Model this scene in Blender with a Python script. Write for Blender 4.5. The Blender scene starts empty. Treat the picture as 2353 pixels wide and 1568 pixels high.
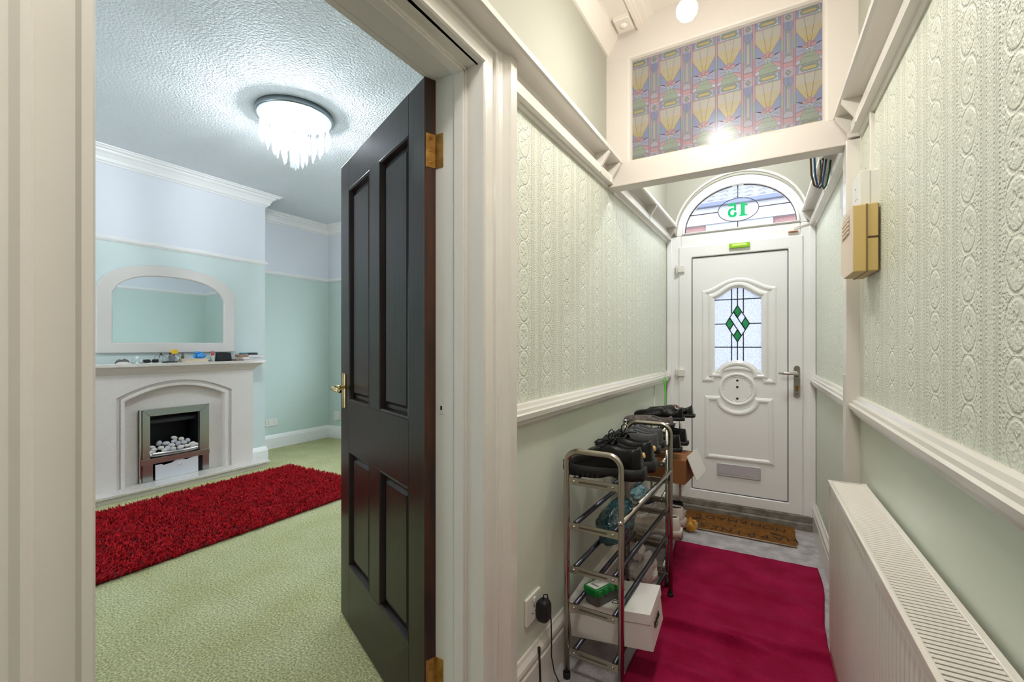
import bpy, bmesh, math, random
import numpy as np
from mathutils import Vector as V, Matrix as M
random.seed(11)
S = bpy.context.scene
COL = S.collection
PI = math.pi

# ------------------------------------------------------------------ camera, world, exposure
cam_d = bpy.data.cameras.new('camera'); cam = bpy.data.objects.new('camera', cam_d); COL.objects.link(cam)
cam.location = (0, 0, 1.185); cam.rotation_euler = (PI/2, 0, math.atan(600/1030.))
cam_d.sensor_width = 36; cam_d.lens = 1030/2353*36; cam_d.shift_y = 11/2353; cam_d.clip_start = 0.02
S.camera = cam
S.view_settings.view_transform = 'Standard'; S.view_settings.look = 'None'
S.view_settings.gamma = 1; S.view_settings.use_curve_mapping = False
S.view_settings.exposure = 1.6
EXPO = S.view_settings.exposure

world = bpy.data.worlds.new('overcast_sky'); S.world = world; world.use_nodes = True
bg = world.node_tree.nodes['Background']
bg.inputs[0].default_value = (0.80, 0.90, 1.0, 1); bg.inputs[1].default_value = 2.15

HALL_BULB = 118.0      # radiance of the hanging hall bulb
REAR_FILL = 2.5      # unseen globe added behind the camera as fill light
LOBBY_FILL = 32.0       # unseen light added in the lobby to brighten it
CHAND_BULB = 440.0
HALL_FILL = 26.0       # unseen fill light added above the doorway     # bulbs inside the crystal ceiling light

# ------------------------------------------------------------------ helpers
def lin(c):
    r = []
    for x in c[:3]:
        x = x/255.
        r.append(x/12.92 if x <= .04045 else ((x+.055)/1.055)**2.4)
    return (r[0], r[1], r[2], 1.0)

def newmat(name):
    m = bpy.data.materials.new(name); m.use_nodes = True
    nt = m.node_tree; b = nt.nodes['Principled BSDF']
    return m, nt, b

def mat(name, col, rough=.5, metal=0., bump=None, var=None, spec=.5, coat=0., emit=0., coord='Object', stretch=None, grain=None):
    """procedural material: bump=(scale,strength,dist), var=(scale,col2,detail)"""
    m, nt, b = newmat(name)
    b.inputs['Base Color'].default_value = lin(col)
    b.inputs['Roughness'].default_value = rough; b.inputs['Metallic'].default_value = metal
    b.inputs['Specular IOR Level'].default_value = spec; b.inputs['Coat Weight'].default_value = coat
    b.inputs['Coat Roughness'].default_value = .08
    if emit:
        b.inputs['Emission Color'].default_value = lin(col); b.inputs['Emission Strength'].default_value = emit
    tc = None
    if bump or var:
        tc = nt.nodes.new('ShaderNodeTexCoord'); src = tc.outputs[coord]
        if stretch:
            mp = nt.nodes.new('ShaderNodeMapping'); mp.inputs['Scale'].default_value = stretch
            nt.links.new(src, mp.inputs['Vector']); src = mp.outputs[0]
    if var:
        n = nt.nodes.new('ShaderNodeTexNoise'); n.inputs['Scale'].default_value = var[0]
        n.inputs['Detail'].default_value = var[2] if len(var) > 2 else 3
        nt.links.new(src, n.inputs['Vector'])
        r = nt.nodes.new('ShaderNodeValToRGB'); r.color_ramp.elements[0].position = .35; r.color_ramp.elements[1].position = .68
        r.color_ramp.elements[0].color = lin(col); r.color_ramp.elements[1].color = lin(var[1])
        nt.links.new(n.outputs['Fac'], r.inputs[0]); nt.links.new(r.outputs[0], b.inputs['Base Color'])
    if grain:       # fibre-scale light and dark flecks
        n = nt.nodes.new('ShaderNodeTexNoise'); n.inputs['Scale'].default_value = grain[0]; n.inputs['Detail'].default_value = 2
        nt.links.new(src, n.inputs['Vector'])
        mr = nt.nodes.new('ShaderNodeMapRange'); mr.inputs[1].default_value = .3; mr.inputs[2].default_value = .7; mr.inputs[3].default_value = 1-grain[1]; mr.inputs[4].default_value = 1+grain[1]*.6
        nt.links.new(n.outputs['Fac'], mr.inputs[0])
        vm = nt.nodes.new('ShaderNodeVectorMath'); vm.operation = 'SCALE'
        nt.links.new(b.inputs['Base Color'].links[0].from_socket, vm.inputs[0]); nt.links.new(mr.outputs[0], vm.inputs['Scale']); nt.links.new(vm.outputs[0], b.inputs['Base Color'])
    if bump:
        n = nt.nodes.new('ShaderNodeTexNoise'); n.inputs['Scale'].default_value = bump[0]; n.inputs['Detail'].default_value = 3
        nt.links.new(src, n.inputs['Vector'])
        bp = nt.nodes.new('ShaderNodeBump'); bp.inputs['Strength'].default_value = bump[1]; bp.inputs['Distance'].default_value = bump[2]
        nt.links.new(n.outputs['Fac'], bp.inputs['Height']); nt.links.new(bp.outputs[0], b.inputs['Normal'])
    return m

def glass_mat(name, tint=(1, 1, 1), gloss=.12, rough=0.0, milky=0., bump=None):
    """thin pane: transparent + glossy (+ translucent when obscured)"""
    m = bpy.data.materials.new(name); m.use_nodes = True; nt = m.node_tree; nt.nodes.clear()
    o = nt.nodes.new('ShaderNodeOutputMaterial'); t = nt.nodes.new('ShaderNodeBsdfTransparent'); t.inputs[0].default_value = (*tint, 1)
    g = nt.nodes.new('ShaderNodeBsdfGlossy'); g.inputs['Roughness'].default_value = rough
    mx = nt.nodes.new('ShaderNodeMixShader'); mx.inputs[0].default_value = gloss
    base = t.outputs[0]
    if milky:
        tr = nt.nodes.new('ShaderNodeBsdfTranslucent'); tr.inputs[0].default_value = (*tint, 1)
        m2 = nt.nodes.new('ShaderNodeMixShader'); m2.inputs[0].default_value = milky
        nt.links.new(t.outputs[0], m2.inputs[1]); nt.links.new(tr.outputs[0], m2.inputs[2]); base = m2.outputs[0]
        if bump:
            tc = nt.nodes.new('ShaderNodeTexCoord'); n = nt.nodes.new('ShaderNodeTexNoise'); n.inputs['Scale'].default_value = bump[0]
            nt.links.new(tc.outputs['Object'], n.inputs['Vector'])
            bp = nt.nodes.new('ShaderNodeBump'); bp.inputs['Strength'].default_value = bump[1]; bp.inputs['Distance'].default_value = .004
            nt.links.new(n.outputs['Fac'], bp.inputs['Height']); nt.links.new(bp.outputs[0], g.inputs['Normal']); nt.links.new(bp.outputs[0], tr.inputs['Normal'])
            mr = nt.nodes.new('ShaderNodeMapRange'); mr.inputs[1].default_value = .4; mr.inputs[2].default_value = .62
            mr.inputs[3].default_value = max(0, milky-.22); mr.inputs[4].default_value = min(1, milky+.12)
            nt.links.new(n.outputs['Fac'], mr.inputs[0]); nt.links.new(mr.outputs[0], m2.inputs[0])
    nt.links.new(base, mx.inputs[1]); nt.links.new(g.outputs[0], mx.inputs[2]); nt.links.new(mx.outputs[0], o.inputs[0])
    return m

def emit_mat(name, col, strength):
    m = bpy.data.materials.new(name); m.use_nodes = True; nt = m.node_tree; nt.nodes.clear()
    o = nt.nodes.new('ShaderNodeOutputMaterial'); e = nt.nodes.new('ShaderNodeEmission')
    e.inputs[0].default_value = (*col, 1); e.inputs[1].default_value = strength
    nt.links.new(e.outputs[0], o.inputs[0]); return m

class G:
    """collects geometry for one mesh"""
    def __init__(s): s.v = []; s.f = []; s.m = []; s.sm = []; s.uv = {}; s.cm = 0; s.cs = False
    def add(s, vs, fs, sm=None):
        o = len(s.v); s.v += [tuple(p) for p in vs]
        for f in fs:
            s.f.append(tuple(i+o for i in f)); s.m.append(s.cm); s.sm.append(s.cs if sm is None else sm)
        return s
    def box(s, x0, x1, y0, y1, z0, z1):
        x0, x1 = min(x0, x1), max(x0, x1); y0, y1 = min(y0, y1), max(y0, y1); z0, z1 = min(z0, z1), max(z0, z1)
        return s.add([(x0,y0,z0),(x1,y0,z0),(x1,y1,z0),(x0,y1,z0),(x0,y0,z1),(x1,y0,z1),(x1,y1,z1),(x0,y1,z1)],
                     [(0,3,2,1),(4,5,6,7),(0,1,5,4),(1,2,6,5),(2,3,7,6),(3,0,4,7)], False)
    def obox(s, c, size, R=None):
        h = V(size)/2; R = R or M.Identity(3); c = V(c)
        vs = [c+R@V((sx*h.x, sy*h.y, sz*h.z)) for sz in (-1,1) for sx,sy in ((-1,-1),(1,-1),(1,1),(-1,1))]
        return s.add(vs, [(0,3,2,1),(4,5,6,7),(0,1,5,4),(1,2,6,5),(2,3,7,6),(3,0,4,7)], False)
    def cyl(s, p0, p1, r, n=12, r2=None, caps=True):
        p0 = V(p0); p1 = V(p1); d = (p1-p0).normalized(); r2 = r if r2 is None else r2
        a = d.orthogonal().normalized(); b = d.cross(a)
        vs = []
        for p, q in ((p0, r), (p1, r2)):
            vs += [p+(a*math.cos(2*PI*k/n)+b*math.sin(2*PI*k/n))*q for k in range(n)]
        s.add(vs, [(k, (k+1) % n, n+(k+1) % n, n+k) for k in range(n)], True)
        if caps: s.add(vs[:n], [tuple(range(n-1, -1, -1))], False); s.add(vs[n:], [tuple(range(n))], False)
        return s
    def tube(s, pts, r, n=8, closed=False, caps=True):
        pts = [V(p) for p in pts]; m = len(pts); R = r if isinstance(r, (list, tuple)) else [r]*m
        nrm = None; vs = []
        for i, p in enumerate(pts):
            if closed: t = pts[(i+1) % m]-pts[i-1]
            else: t = pts[min(i+1, m-1)]-pts[max(i-1, 0)]
            t.normalize()
            if nrm is None: nrm = t.orthogonal().normalized()
            nrm = (nrm-t*nrm.dot(t))
            nrm = nrm.normalized() if nrm.length > 1e-6 else t.orthogonal().normalized()
            b = t.cross(nrm)
            vs += [p+(nrm*math.cos(2*PI*k/n)+b*math.sin(2*PI*k/n))*R[i] for k in range(n)]
        fs = []
        for i in range(m if closed else m-1):
            j = (i+1) % m
            fs += [(i*n+k, i*n+(k+1) % n, j*n+(k+1) % n, j*n+k) for k in range(n)]
        if not closed and caps: fs += [tuple(range(n-1, -1, -1)), tuple(range((m-1)*n, m*n))]
        return s.add(vs, fs, True)
    def lathe(s, prof, c=(0,0,0), R=None, n=24, sx=1, sy=1):
        c = V(c); R = R or M.Identity(3); vs = []; m = len(prof)
        for r, z in prof:
            vs += [c+R@V((max(r,1e-5)*math.cos(2*PI*k/n)*sx, max(r,1e-5)*math.sin(2*PI*k/n)*sy, z)) for k in range(n)]
        return s.add(vs, [(i*n+k, i*n+(k+1) % n, (i+1)*n+(k+1) % n, (i+1)*n+k) for i in range(m-1) for k in range(n)], True)
    def ell(s, c, r, R=None, nu=12, nv=8):
        prof = [(math.sin(PI*i/nv), -math.cos(PI*i/nv)*r[2]) for i in range(nv+1)]
        return s.lathe([(a, z) for a, z in prof], c, R, nu, r[0], r[1])
    def prism(s, poly, o, ux, uy, h, un=None, sm=False):
        """extrude 2D polygon by h along un = ux x uy from origin o"""
        o = V(o); ux = V(ux); uy = V(uy); un = V(un) if un else ux.cross(uy); n = len(poly)
        a = [o+ux*p[0]+uy*p[1] for p in poly]; b = [p+un*h for p in a]
        s.add(a, [tuple(range(n-1, -1, -1))], False); s.add(b, [tuple(range(n))], False)
        return s.add(a+b, [(k, (k+1) % n, n+(k+1) % n, n+k) for k in range(n)], sm)
    def ring(s, outer, inner, o, ux, uy, h, sm=False):
        """extruded band between two equal-length closed outlines"""
        o = V(o); ux = V(ux); uy = V(uy); un = ux.cross(uy); n = len(outer)
        P = lambda L, d: [o+ux*p[0]+uy*p[1]+un*d for p in L]
        vs = P(outer, 0)+P(inner, 0)+P(outer, h)+P(inner, h); fs = []
        for k in range(n):
            j = (k+1) % n
            fs += [(2*n+k, 2*n+j, 3*n+j, 3*n+k), (j, k, n+k, n+j), (k, j, 2*n+j, 2*n+k), (n+j, n+k, 3*n+k, 3*n+j)]
        return s.add(vs, fs, sm)
    def sweep(s, path, prof, N=(0,0,1), closed=False, sm=False, caps=True):
        """profile (a: left of travel, b: along N) along a polyline lying in the plane with normal N, mitred"""
        N = V(N).normalized(); path = [V(p) for p in path]; m = len(path); n = len(prof); vs = []
        for i, p in enumerate(path):
            if closed or 0 < i < m-1:
                t0 = (path[i]-path[i-1]).normalized(); t1 = (path[(i+1) % m]-path[i]).normalized()
            elif i == 0: t0 = t1 = (path[1]-path[0]).normalized()
            else: t0 = t1 = (path[-1]-path[-2]).normalized()
            l0 = N.cross(t0); l1 = N.cross(t1); q = l0+l1
            q = q*(1/max(q.dot(l0), .2))
            vs += [p+q*a+N*b for a, b in prof]
        fs = []
        for i in range(m if closed else m-1):
            j = (i+1) % m
            fs += [(i*n+k, i*n+(k+1) % n, j*n+(k+1) % n, j*n+k) for k in range(n)]
        if not closed and caps: fs += [tuple(range(n-1, -1, -1)), tuple(range((m-1)*n, m*n))]
        return s.add(vs, fs, sm)
    def grid(s, fn, nu, nv, sm=True, cu=False, cv=False):
        vs = [fn(i/(nu if cu else nu-1), j/(nv if cv else nv-1)) for i in range(nu) for j in range(nv)]
        fs = [(i*nv+j, ((i+1) % nu)*nv+j, ((i+1) % nu)*nv+(j+1) % nv, i*nv+(j+1) % nv)
              for i in range(nu if cu else nu-1) for j in range(nv if cv else nv-1)]
        return s.add(vs, fs, sm)
    def quad(s, a, b, c, d, uv=None):
        if uv: s.uv[len(s.f)] = uv
        return s.add([a, b, c, d], [(0, 1, 2, 3)], False)
    def xf(s, Mx):
        s.v = [tuple(Mx @ V(p)) for p in s.v]; return s
    def build(s, name, mats, parent=None, bevel=0, seg=2, label=None, sub=0, fixn=True):
        me = bpy.data.meshes.new(name); me.from_pydata(s.v, [], s.f)
        for mm in (mats if isinstance(mats, (list, tuple)) else [mats]): me.materials.append(mm)
        me.polygons.foreach_set('material_index', s.m); me.polygons.foreach_set('use_smooth', s.sm)
        if s.uv:
            u = me.uv_layers.new(name='UVMap')
            for fi, q in s.uv.items():
                for li, c in zip(me.polygons[fi].loop_indices, q): u.data[li].uv = c
        if fixn and len(s.f) < 60000:
            b = bmesh.new(); b.from_mesh(me)
            bmesh.ops.remove_doubles(b, verts=b.verts, dist=1e-5)
            if not s.uv: bmesh.ops.recalc_face_normals(b, faces=b.faces)
            b.to_mesh(me); b.free()
        me.validate(); me.update()
        o = bpy.data.objects.new(name, me); COL.objects.link(o)
        if bevel:
            md = o.modifiers.new('bevel', 'BEVEL'); md.width = bevel; md.segments = seg; md.limit_method = 'ANGLE'; md.angle_limit = .6
        if sub:
            md = o.modifiers.new('sub', 'SUBSURF'); md.levels = sub; md.render_levels = sub
        if parent is not None: adopt(o, parent)
        if label: o['label'] = label
        return o

ROOTM = {}
def adopt(o, parent):
    o.parent = parent
    if parent.name in ROOTM: o.matrix_parent_inverse = ROOTM[parent.name].inverted()

def tag(o, label, cat=None, group=None, kind=None):
    if label: o['label'] = label
    if cat: o['category'] = cat
    if group: o['group'] = group
    if kind: o['kind'] = kind
    return o

def thing(name, label, cat, loc=(0,0,0), rot=0, group=None, local=False):
    """Empty at the base of a thing. local=False: its parts are modelled in world coordinates"""
    o = bpy.data.objects.new(name, None); COL.objects.link(o); o.empty_display_size = .05
    o.location = loc
    if isinstance(rot, (tuple, list)): o.rotation_euler = rot
    else: o.rotation_euler = (0, 0, rot)
    tag(o, label, cat, group)
    if not local:
        ROOTM[o.name] = M.Translation(V(loc)) @ o.rotation_euler.to_matrix().to_4x4()
    return o

def struct(g, name, mats, label=None, bevel=0, **k):
    o = g.build(name, mats, bevel=bevel, **k); o['kind'] = 'structure'
    if label: o['label'] = label
    return o

def dup(root, loc=None, rot=None, label=None, group=None):
    def cp(o, par):
        c = o.copy(); COL.objects.link(c); c.parent = par
        for ch in [q for q in o.children]: cp(ch, c)
        return c
    r = cp(root, None)
    if loc is not None: r.location = loc
    if rot is not None: r.rotation_euler = rot if isinstance(rot, (tuple, list)) else (0, 0, rot)
    if label: r['label'] = label
    if group: r['group'] = group
    return r

def rotz(a): return M.Rotation(a, 3, 'Z')
def eul(x, y, z): 
    from mathutils import Euler
    return Euler((x, y, z)).to_matrix()
def arc(cx, cy, rx, ry, a0, a1, n): return [(cx+rx*math.cos(a0+(a1-a0)*i/n), cy+ry*math.sin(a0+(a1-a0)*i/n)) for i in range(n+1)]
def rrect(x0, x1, y0, y1, r, n=4):
    return arc(x1-r, y1-r, r, r, 0, PI/2, n)+arc(x0+r, y1-r, r, r, PI/2, PI, n)+arc(x0+r, y0+r, r, r, PI, 1.5*PI, n)+arc(x1-r, y0+r, r, r, 1.5*PI, 2*PI, n)
def text_obj(body, name, m, loc, Mx, size, parent, extrude=.0004, align='CENTER'):
    """lettering as a mesh (built-in font)"""
    cu = bpy.data.curves.new(name, 'FONT'); cu.body = body; cu.size = size; cu.align_x = align; cu.align_y = 'CENTER'; cu.extrude = extrude
    tmp = bpy.data.objects.new('tmp', cu); COL.objects.link(tmp)
    dg = bpy.context.evaluated_depsgraph_get(); me = bpy.data.meshes.new_from_object(tmp.evaluated_get(dg))
    bpy.data.objects.remove(tmp); bpy.data.curves.remove(cu)
    me.transform(M.Translation(V(loc)) @ Mx.to_4x4()); me.materials.clear(); me.materials.append(m); me.name = name
    o = bpy.data.objects.new(name, me); COL.objects.link(o)
    if parent is not None: adopt(o, parent)
    return o

# hall walls are slightly out of parallel
LA = math.radians(.6)
def LX(y, off=0): return -.72+off+math.tan(LA)*y          # left hall wall face
def RX(y, off=0): return .338-off-.029*y                  # right hall wall face
ZC = 2.72; YF = 3.46; YB = -3.2; YT = 2.136               # ceiling, front door plane, rear of hall, transom plane
DADO = .93; RAIL = 1.955

# ------------------------------------------------------------------ materials
def wallpaper(name, col, rough=.42):
    """embossed paper: columns of ovals, beaded stripes (UV in metres)"""
    m, nt, b = newmat(name); L = nt.links.new
    b.inputs['Base Color'].default_value = lin(col); b.inputs['Roughness'].default_value = rough
    uv = nt.nodes.new('ShaderNodeUVMap'); uv.uv_map = 'UVMap'
    sp = nt.nodes.new('ShaderNodeSeparateXYZ'); L(uv.outputs[0], sp.inputs[0])
    def op(o, a, c=None, d=None):
        n = nt.nodes.new('ShaderNodeMath'); n.operation = o
        for i, x in enumerate((a, c, d)):
            if x is None: continue
            if isinstance(x, (int, float)): n.inputs[i].default_value = x
            else: L(x, n.inputs[i])
        return n.outputs[0]
    def sstep(x, e0, e1, lo, hi):
        n = nt.nodes.new('ShaderNodeMapRange'); n.interpolation_type = 'SMOOTHSTEP'
        L(x, n.inputs[0]); n.inputs[1].default_value = e0; n.inputs[2].default_value = e1; n.inputs[3].default_value = lo; n.inputs[4].default_value = hi
        return n.outputs[0]
    u = sp.outputs[0]; v = sp.outputs[1]
    P = .172; Q = .090
    a = op('MULTIPLY', op('SUBTRACT', op('FRACT', op('DIVIDE', u, P)), .5), P)       # metres from column centre
    av = op('ABSOLUTE', a)
    c = op('MULTIPLY', op('SUBTRACT', op('FRACT', op('DIVIDE', v, Q)), .5), Q)
    d = op('SQRT', op('ADD', op('POWER', op('DIVIDE', op('ABSOLUTE', a), .038), 2), op('POWER', op('DIVIDE', op('ABSOLUTE', c), .046), 2)))
    ring = sstep(op('ABSOLUTE', op('SUBTRACT', d, .93)), .02, .13, 1, 0)
    ang = op('ARCTAN2', c, op('MULTIPLY', a, 1.25))
    pet = op('MULTIPLY', op('COSINE', op('MULTIPLY', ang, 6)), .12)
    flower = sstep(op('SUBTRACT', d, op('ADD', pet, .40)), -.10, .06, .75, 0)
    core = sstep(d, .06, .16, -.5, 0)
    def beads(pos, r, per):
        bv = op('MULTIPLY', op('SUBTRACT', op('FRACT', op('DIVIDE', v, per)), .5), per)
        bu = op('SUBTRACT', av, pos)
        q = op('SQRT', op('ADD', op('POWER', op('ABSOLUTE', bu), 2), op('POWER', op('ABSOLUTE', bv), 2)))
        return sstep(q, r*.45, r, 1, 0)
    bd = op('ADD', beads(.052, .0036, .0082), op('MULTIPLY', beads(.072, .0028, .0075), .7))
    line = op('ADD', sstep(op('ABSOLUTE', op('SUBTRACT', av, .0595)), .0008, .0024, .55, 0), sstep(op('ABSOLUTE', op('SUBTRACT', av, .0655)), .0008, .0024, .55, 0))
    outside = sstep(d, 1.02, 1.12, 0, 1)
    inb = sstep(av, .044, .048, 1, 0)
    vo = nt.nodes.new('ShaderNodeTexVoronoi'); vo.inputs['Scale'].default_value = 150; L(uv.outputs[0], vo.inputs['Vector'])
    peb = op('MULTIPLY', op('MULTIPLY', sstep(vo.outputs['Distance'], .05, .5, .8, 0), outside), inb)
    no = nt.nodes.new('ShaderNodeTexNoise'); no.inputs['Scale'].default_value = 170; no.inputs['Detail'].default_value = 2; L(uv.outputs[0], no.inputs['Vector'])
    h = op('ADD', op('ADD', op('ADD', op('MULTIPLY', ring, .75), op('MULTIPLY', flower, .9)), op('ADD', core, bd)), op('ADD', op('ADD', line, peb), op('MULTIPLY', no.outputs['Fac'], 1.1)))
    bp = nt.nodes.new('ShaderNodeBump'); bp.inputs['Strength'].default_value = 1.0; bp.inputs['Distance'].default_value = .0026
    L(h, bp.inputs['Height']); L(bp.outputs[0], b.inputs['Normal'])
    return m

MT = {}
MT['paper'] = wallpaper('embossed_green_wallpaper', (227, 230, 215))
MT['dado'] = mat('sage_green_wall_paint', (214, 220, 204), .42, bump=(220, .08, .001))
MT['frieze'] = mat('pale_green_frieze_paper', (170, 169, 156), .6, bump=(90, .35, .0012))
MT['gloss'] = mat('white_gloss_paint', (226, 221, 213), .22, bump=(45, .05, .001), coat=.3)
MT['trimw'] = mat('white_satin_trim_paint', (240, 238, 236), .3, bump=(60, .04, .001))
MT['ceil_hall'] = mat('cream_ceiling_paint', (236, 228, 218), .7, bump=(60, .08, .001))
MT['artex'] = mat('textured_white_ceiling', (226, 230, 234), .8, bump=(75, 1.0, .012))
MT['mint'] = mat('mint_wall_paint', (200, 216, 209), .55, bump=(160, .12, .001))
MT['mintp'] = mat('mint_patterned_paper', (206, 219, 216), .55, bump=(26, .25, .002), stretch=(1, 1, .35))
MT['roomw'] = mat('white_upper_wall_paint', (226, 228, 234), .6, bump=(150, .06, .001))
MT['carpet_g'] = mat('grey_hall_carpet', (222, 217, 218), .95, bump=(420, .9, .006), var=(14, (182, 176, 176), 6), spec=.1, grain=(260, .30))
MT['carpet'] = mat('olive_green_carpet', (216, 214, 156), .95, bump=(330, 1.0, .010), var=(4, (230, 228, 178), 10), spec=.1, grain=(120, .5))
MT['upvc'] = mat('white_upvc', (246, 245, 243), .28, bump=(5, .02, .001))
MT['upvc_gap'] = mat('grey_rubber_seal', (70, 70, 72), .6)
MT['wood'] = mat('dark_mahogany_stain', (22, 12, 11), .3, bump=(9, .25, .001), var=(7, (40, 21, 18), 6), stretch=(6, 6, .35), coat=.05, spec=.25)
MT['wood_edge'] = mat('worn_mahogany_edge', (30, 15, 10), .4, bump=(30, .3, .002), var=(12, (78, 40, 22), 6), stretch=(2, 2, .3))
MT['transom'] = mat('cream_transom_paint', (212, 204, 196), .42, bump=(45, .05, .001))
MT['alu'] = mat('satin_aluminium', (206, 206, 210), .3, .25)
MT['brass'] = mat('aged_brass', (196, 150, 82), .32, 1.0, var=(40, (150, 108, 58), 4))
MT['brassb'] = mat('polished_pale_brass', (226, 204, 150), .18, 1.0)
MT['chrome'] = mat('polished_chrome', (206, 202, 196), .16, 1.0, bump=(40, .03, .001))
MT['steel'] = mat('brushed_steel', (176, 174, 172), .26, 1.0, bump=(6, .05, .001), stretch=(1, 60, 1))
MT['rod'] = mat('gunmetal_tube', (78, 80, 90), .28, .85)
MT['black'] = mat('black_leather', (7, 7, 8), .30, bump=(120, .25, .001), spec=.3)
MT['blackm'] = mat('matt_black_plastic', (16, 16, 17), .5)
MT['sole'] = mat('black_rubber_sole', (18, 18, 19), .6, bump=(60, .3, .002))
MT['patent'] = mat('black_patent_leather', (5, 5, 6), .10, coat=.4)
MT['brownl'] = mat('tan_leather_lining', (138, 74, 40), .5, bump=(60, .2, .001))
MT['greysh'] = mat('charcoal_grey_trainer', (62, 63, 66), .55, bump=(150, .3, .001))
MT['whitesh'] = mat('off_white_trainer', (206, 198, 188), .55, bump=(90, .3, .002), var=(20, (182, 170, 156), 4))
MT['navy'] = mat('navy_fabric', (24, 28, 46), .7)
MT['card'] = mat('brown_cardboard', (146, 96, 52), .8, bump=(60, .1, .001))
MT['whitecard'] = mat('white_coated_card', (226, 222, 216), .45)
MT['ink'] = mat('black_print', (24, 24, 26), .6)
MT['green'] = mat('green_print', (28, 178, 96), .4)
MT['greenp'] = mat('green_translucent_plastic', (16, 128, 52), .25)
MT['smoke'] = mat('grey_translucent_plastic', (92, 90, 88), .25)
MT['plwhite'] = mat('white_plastic', (228, 226, 218), .35)
MT['cream'] = mat('yellowed_cream_plastic', (206, 178, 112), .42)
MT['creamf'] = mat('beige_plastic_front', (226, 206, 186), .45)
MT['stone'] = mat('beige_micro_marble', (224, 217, 210), .28, var=(160, (212, 203, 194), 5), coat=.15)
MT['stoneh'] = mat('polished_beige_marble', (224, 218, 210), .1, var=(120, (204, 194, 182), 5), coat=.4)
MT['firebox'] = mat('black_cast_iron', (12, 12, 14), .55)
MT['lead'] = mat('lead_strip', (60, 60, 66), .45, .6)
MT['rad'] = mat('white_enamel', (226, 220, 210), .25, coat=.2)
MT['coir'] = mat('brown_coir', (150, 102, 52), .95, bump=(300, 1.0, .006), var=(35, (122, 80, 40), 5), spec=.1, grain=(260, .4))
MT['pinkrug'] = mat('magenta_pile_rug', (146, 6, 52), .92, bump=(450, .8, .004), var=(6, (168, 24, 74), 8), spec=.15, grain=(300, .28))
MT['mirror'] = mat('silvered_mirror', (232, 238, 238), .02, 1.0)
MT['pebble'] = mat('pale_grey_pebble', (186, 186, 190), .7, bump=(40, .15, .002))
MT['pebblew'] = mat('warm_white_pebble', (206, 200, 192), .7, bump=(40, .15, .002))

# ================================================================== STRUCTURE
X_ROOM = -.868      # room face of the wall between hall and living room
YO0, YO1, ZO = .196, 1.055, 1.99     # rough opening of the doorway
def hexa(g, a, b, c, d, z0, z1):
    """vertical prism on a quad footprint"""
    vs = [(p[0], p[1], z) for z in (z0, z1) for p in (a, b, c, d)]
    g.add(vs, [(0,3,2,1),(4,5,6,7),(0,1,5,4),(1,2,6,5),(2,3,7,6),(3,0,4,7)], False)

# --- hall / living room dividing wall
g = G()
def lw(y0, y1, z0, z1, room=True):
    g.cm = 3 if z1 <= 2.04 else 4
    hexa(g, (X_ROOM, y0), (LX(y0, -.002), y0), (LX(y1, -.002), y1), (X_ROOM, y1), z0, z1)
def lskin(y0, y1, z0, z1, mi):
    g.cm = mi
    g.quad((LX(y1), y1, z0), (LX(y0), y0, z0), (LX(y0), y0, z1), (LX(y1), y1, z1), [(y1, z0), (y0, z0), (y0, z1), (y1, z1)])
for z0, z1 in ((0, 2.035), (2.035, ZC)):
    for y0, y1 in ((YB, YO0), (YO1, 3.84)): lw(y0, y1, z0, z1)
lw(YO0, YO1, ZO, 2.035); 
for y0, y1 in ((YB, YO0), (YO1, 3.6)):
    for z0, z1, mi in ((0, DADO+.03, 0), (DADO+.03, RAIL, 1)): lskin(y0, y1, z0, z1, mi)
lskin(YB, YO0, RAIL, ZC, 2); lskin(YO0, YO1, ZO, ZC, 2); lskin(YO1, 3.6, RAIL, ZC, 2)
g.cm = 4; hexa(g, (X_ROOM, YO0), (LX(YO0, -.002), YO0), (LX(YO1, -.002), YO1), (X_ROOM, YO1), 2.035, ZC)
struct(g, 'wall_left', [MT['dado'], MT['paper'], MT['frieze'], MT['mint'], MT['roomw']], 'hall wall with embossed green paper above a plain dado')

# --- right hall wall
g = G(); g.cm = 0
hexa(g, (RX(YB, -.002), YB), (.62, YB), (.62, 3.6), (RX(3.6, -.002), 3.6), 0, ZC)
for z0, z1, mi in ((0, DADO+.03, 0), (DADO+.03, RAIL, 1), (RAIL, ZC, 2)):
    g.cm = mi
    g.quad((RX(YB), YB, z0), (RX(3.6), 3.6, z0), (RX(3.6), 3.6, z1), (RX(YB), YB, z1), [(YB, z0), (3.6, z0), (3.6, z1), (YB, z1)])
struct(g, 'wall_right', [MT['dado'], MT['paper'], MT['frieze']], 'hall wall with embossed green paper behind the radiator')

# --- rear of hall
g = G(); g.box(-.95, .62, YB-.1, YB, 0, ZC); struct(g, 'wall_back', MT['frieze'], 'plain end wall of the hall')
# --- front wall round the arched door frame (arch outline x = ACX +- ARX)
ACX, ARX, AZ, ARZ = -.212, .40, 1.99, .375
g = G()
n = 28
for i in range(n):
    a0 = PI-PI*i/n; a1 = PI-PI*(i+1)/n
    p0 = (ACX+ARX*math.cos(a0), AZ+ARZ*math.sin(a0)); p1 = (ACX+ARX*math.cos(a1), AZ+ARZ*math.sin(a1))
    vs = [(p0[0], YF-.01, p0[1]), (p1[0], YF-.01, p1[1]), (p1[0], YF-.01, ZC), (p0[0], YF-.01, ZC)]
    g.add(vs+[(x, YF+.16, z) for x, y, z in vs], [(0,1,2,3),(7,6,5,4),(0,4,5,1),(2,6,7,3)], False)
for x0, x1 in ((-.80, ACX-ARX), (ACX+ARX, .40)): g.box(x0, x1, YF-.01, YF+.16, AZ, ZC)
for x0, x1 in ((-.80, -.679), (.234, .40)): g.box(x0, x1, YF+.02, YF+.16, 0, AZ)
struct(g, 'wall_front', MT['frieze'], 'plastered front wall around the arched front door')

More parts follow.
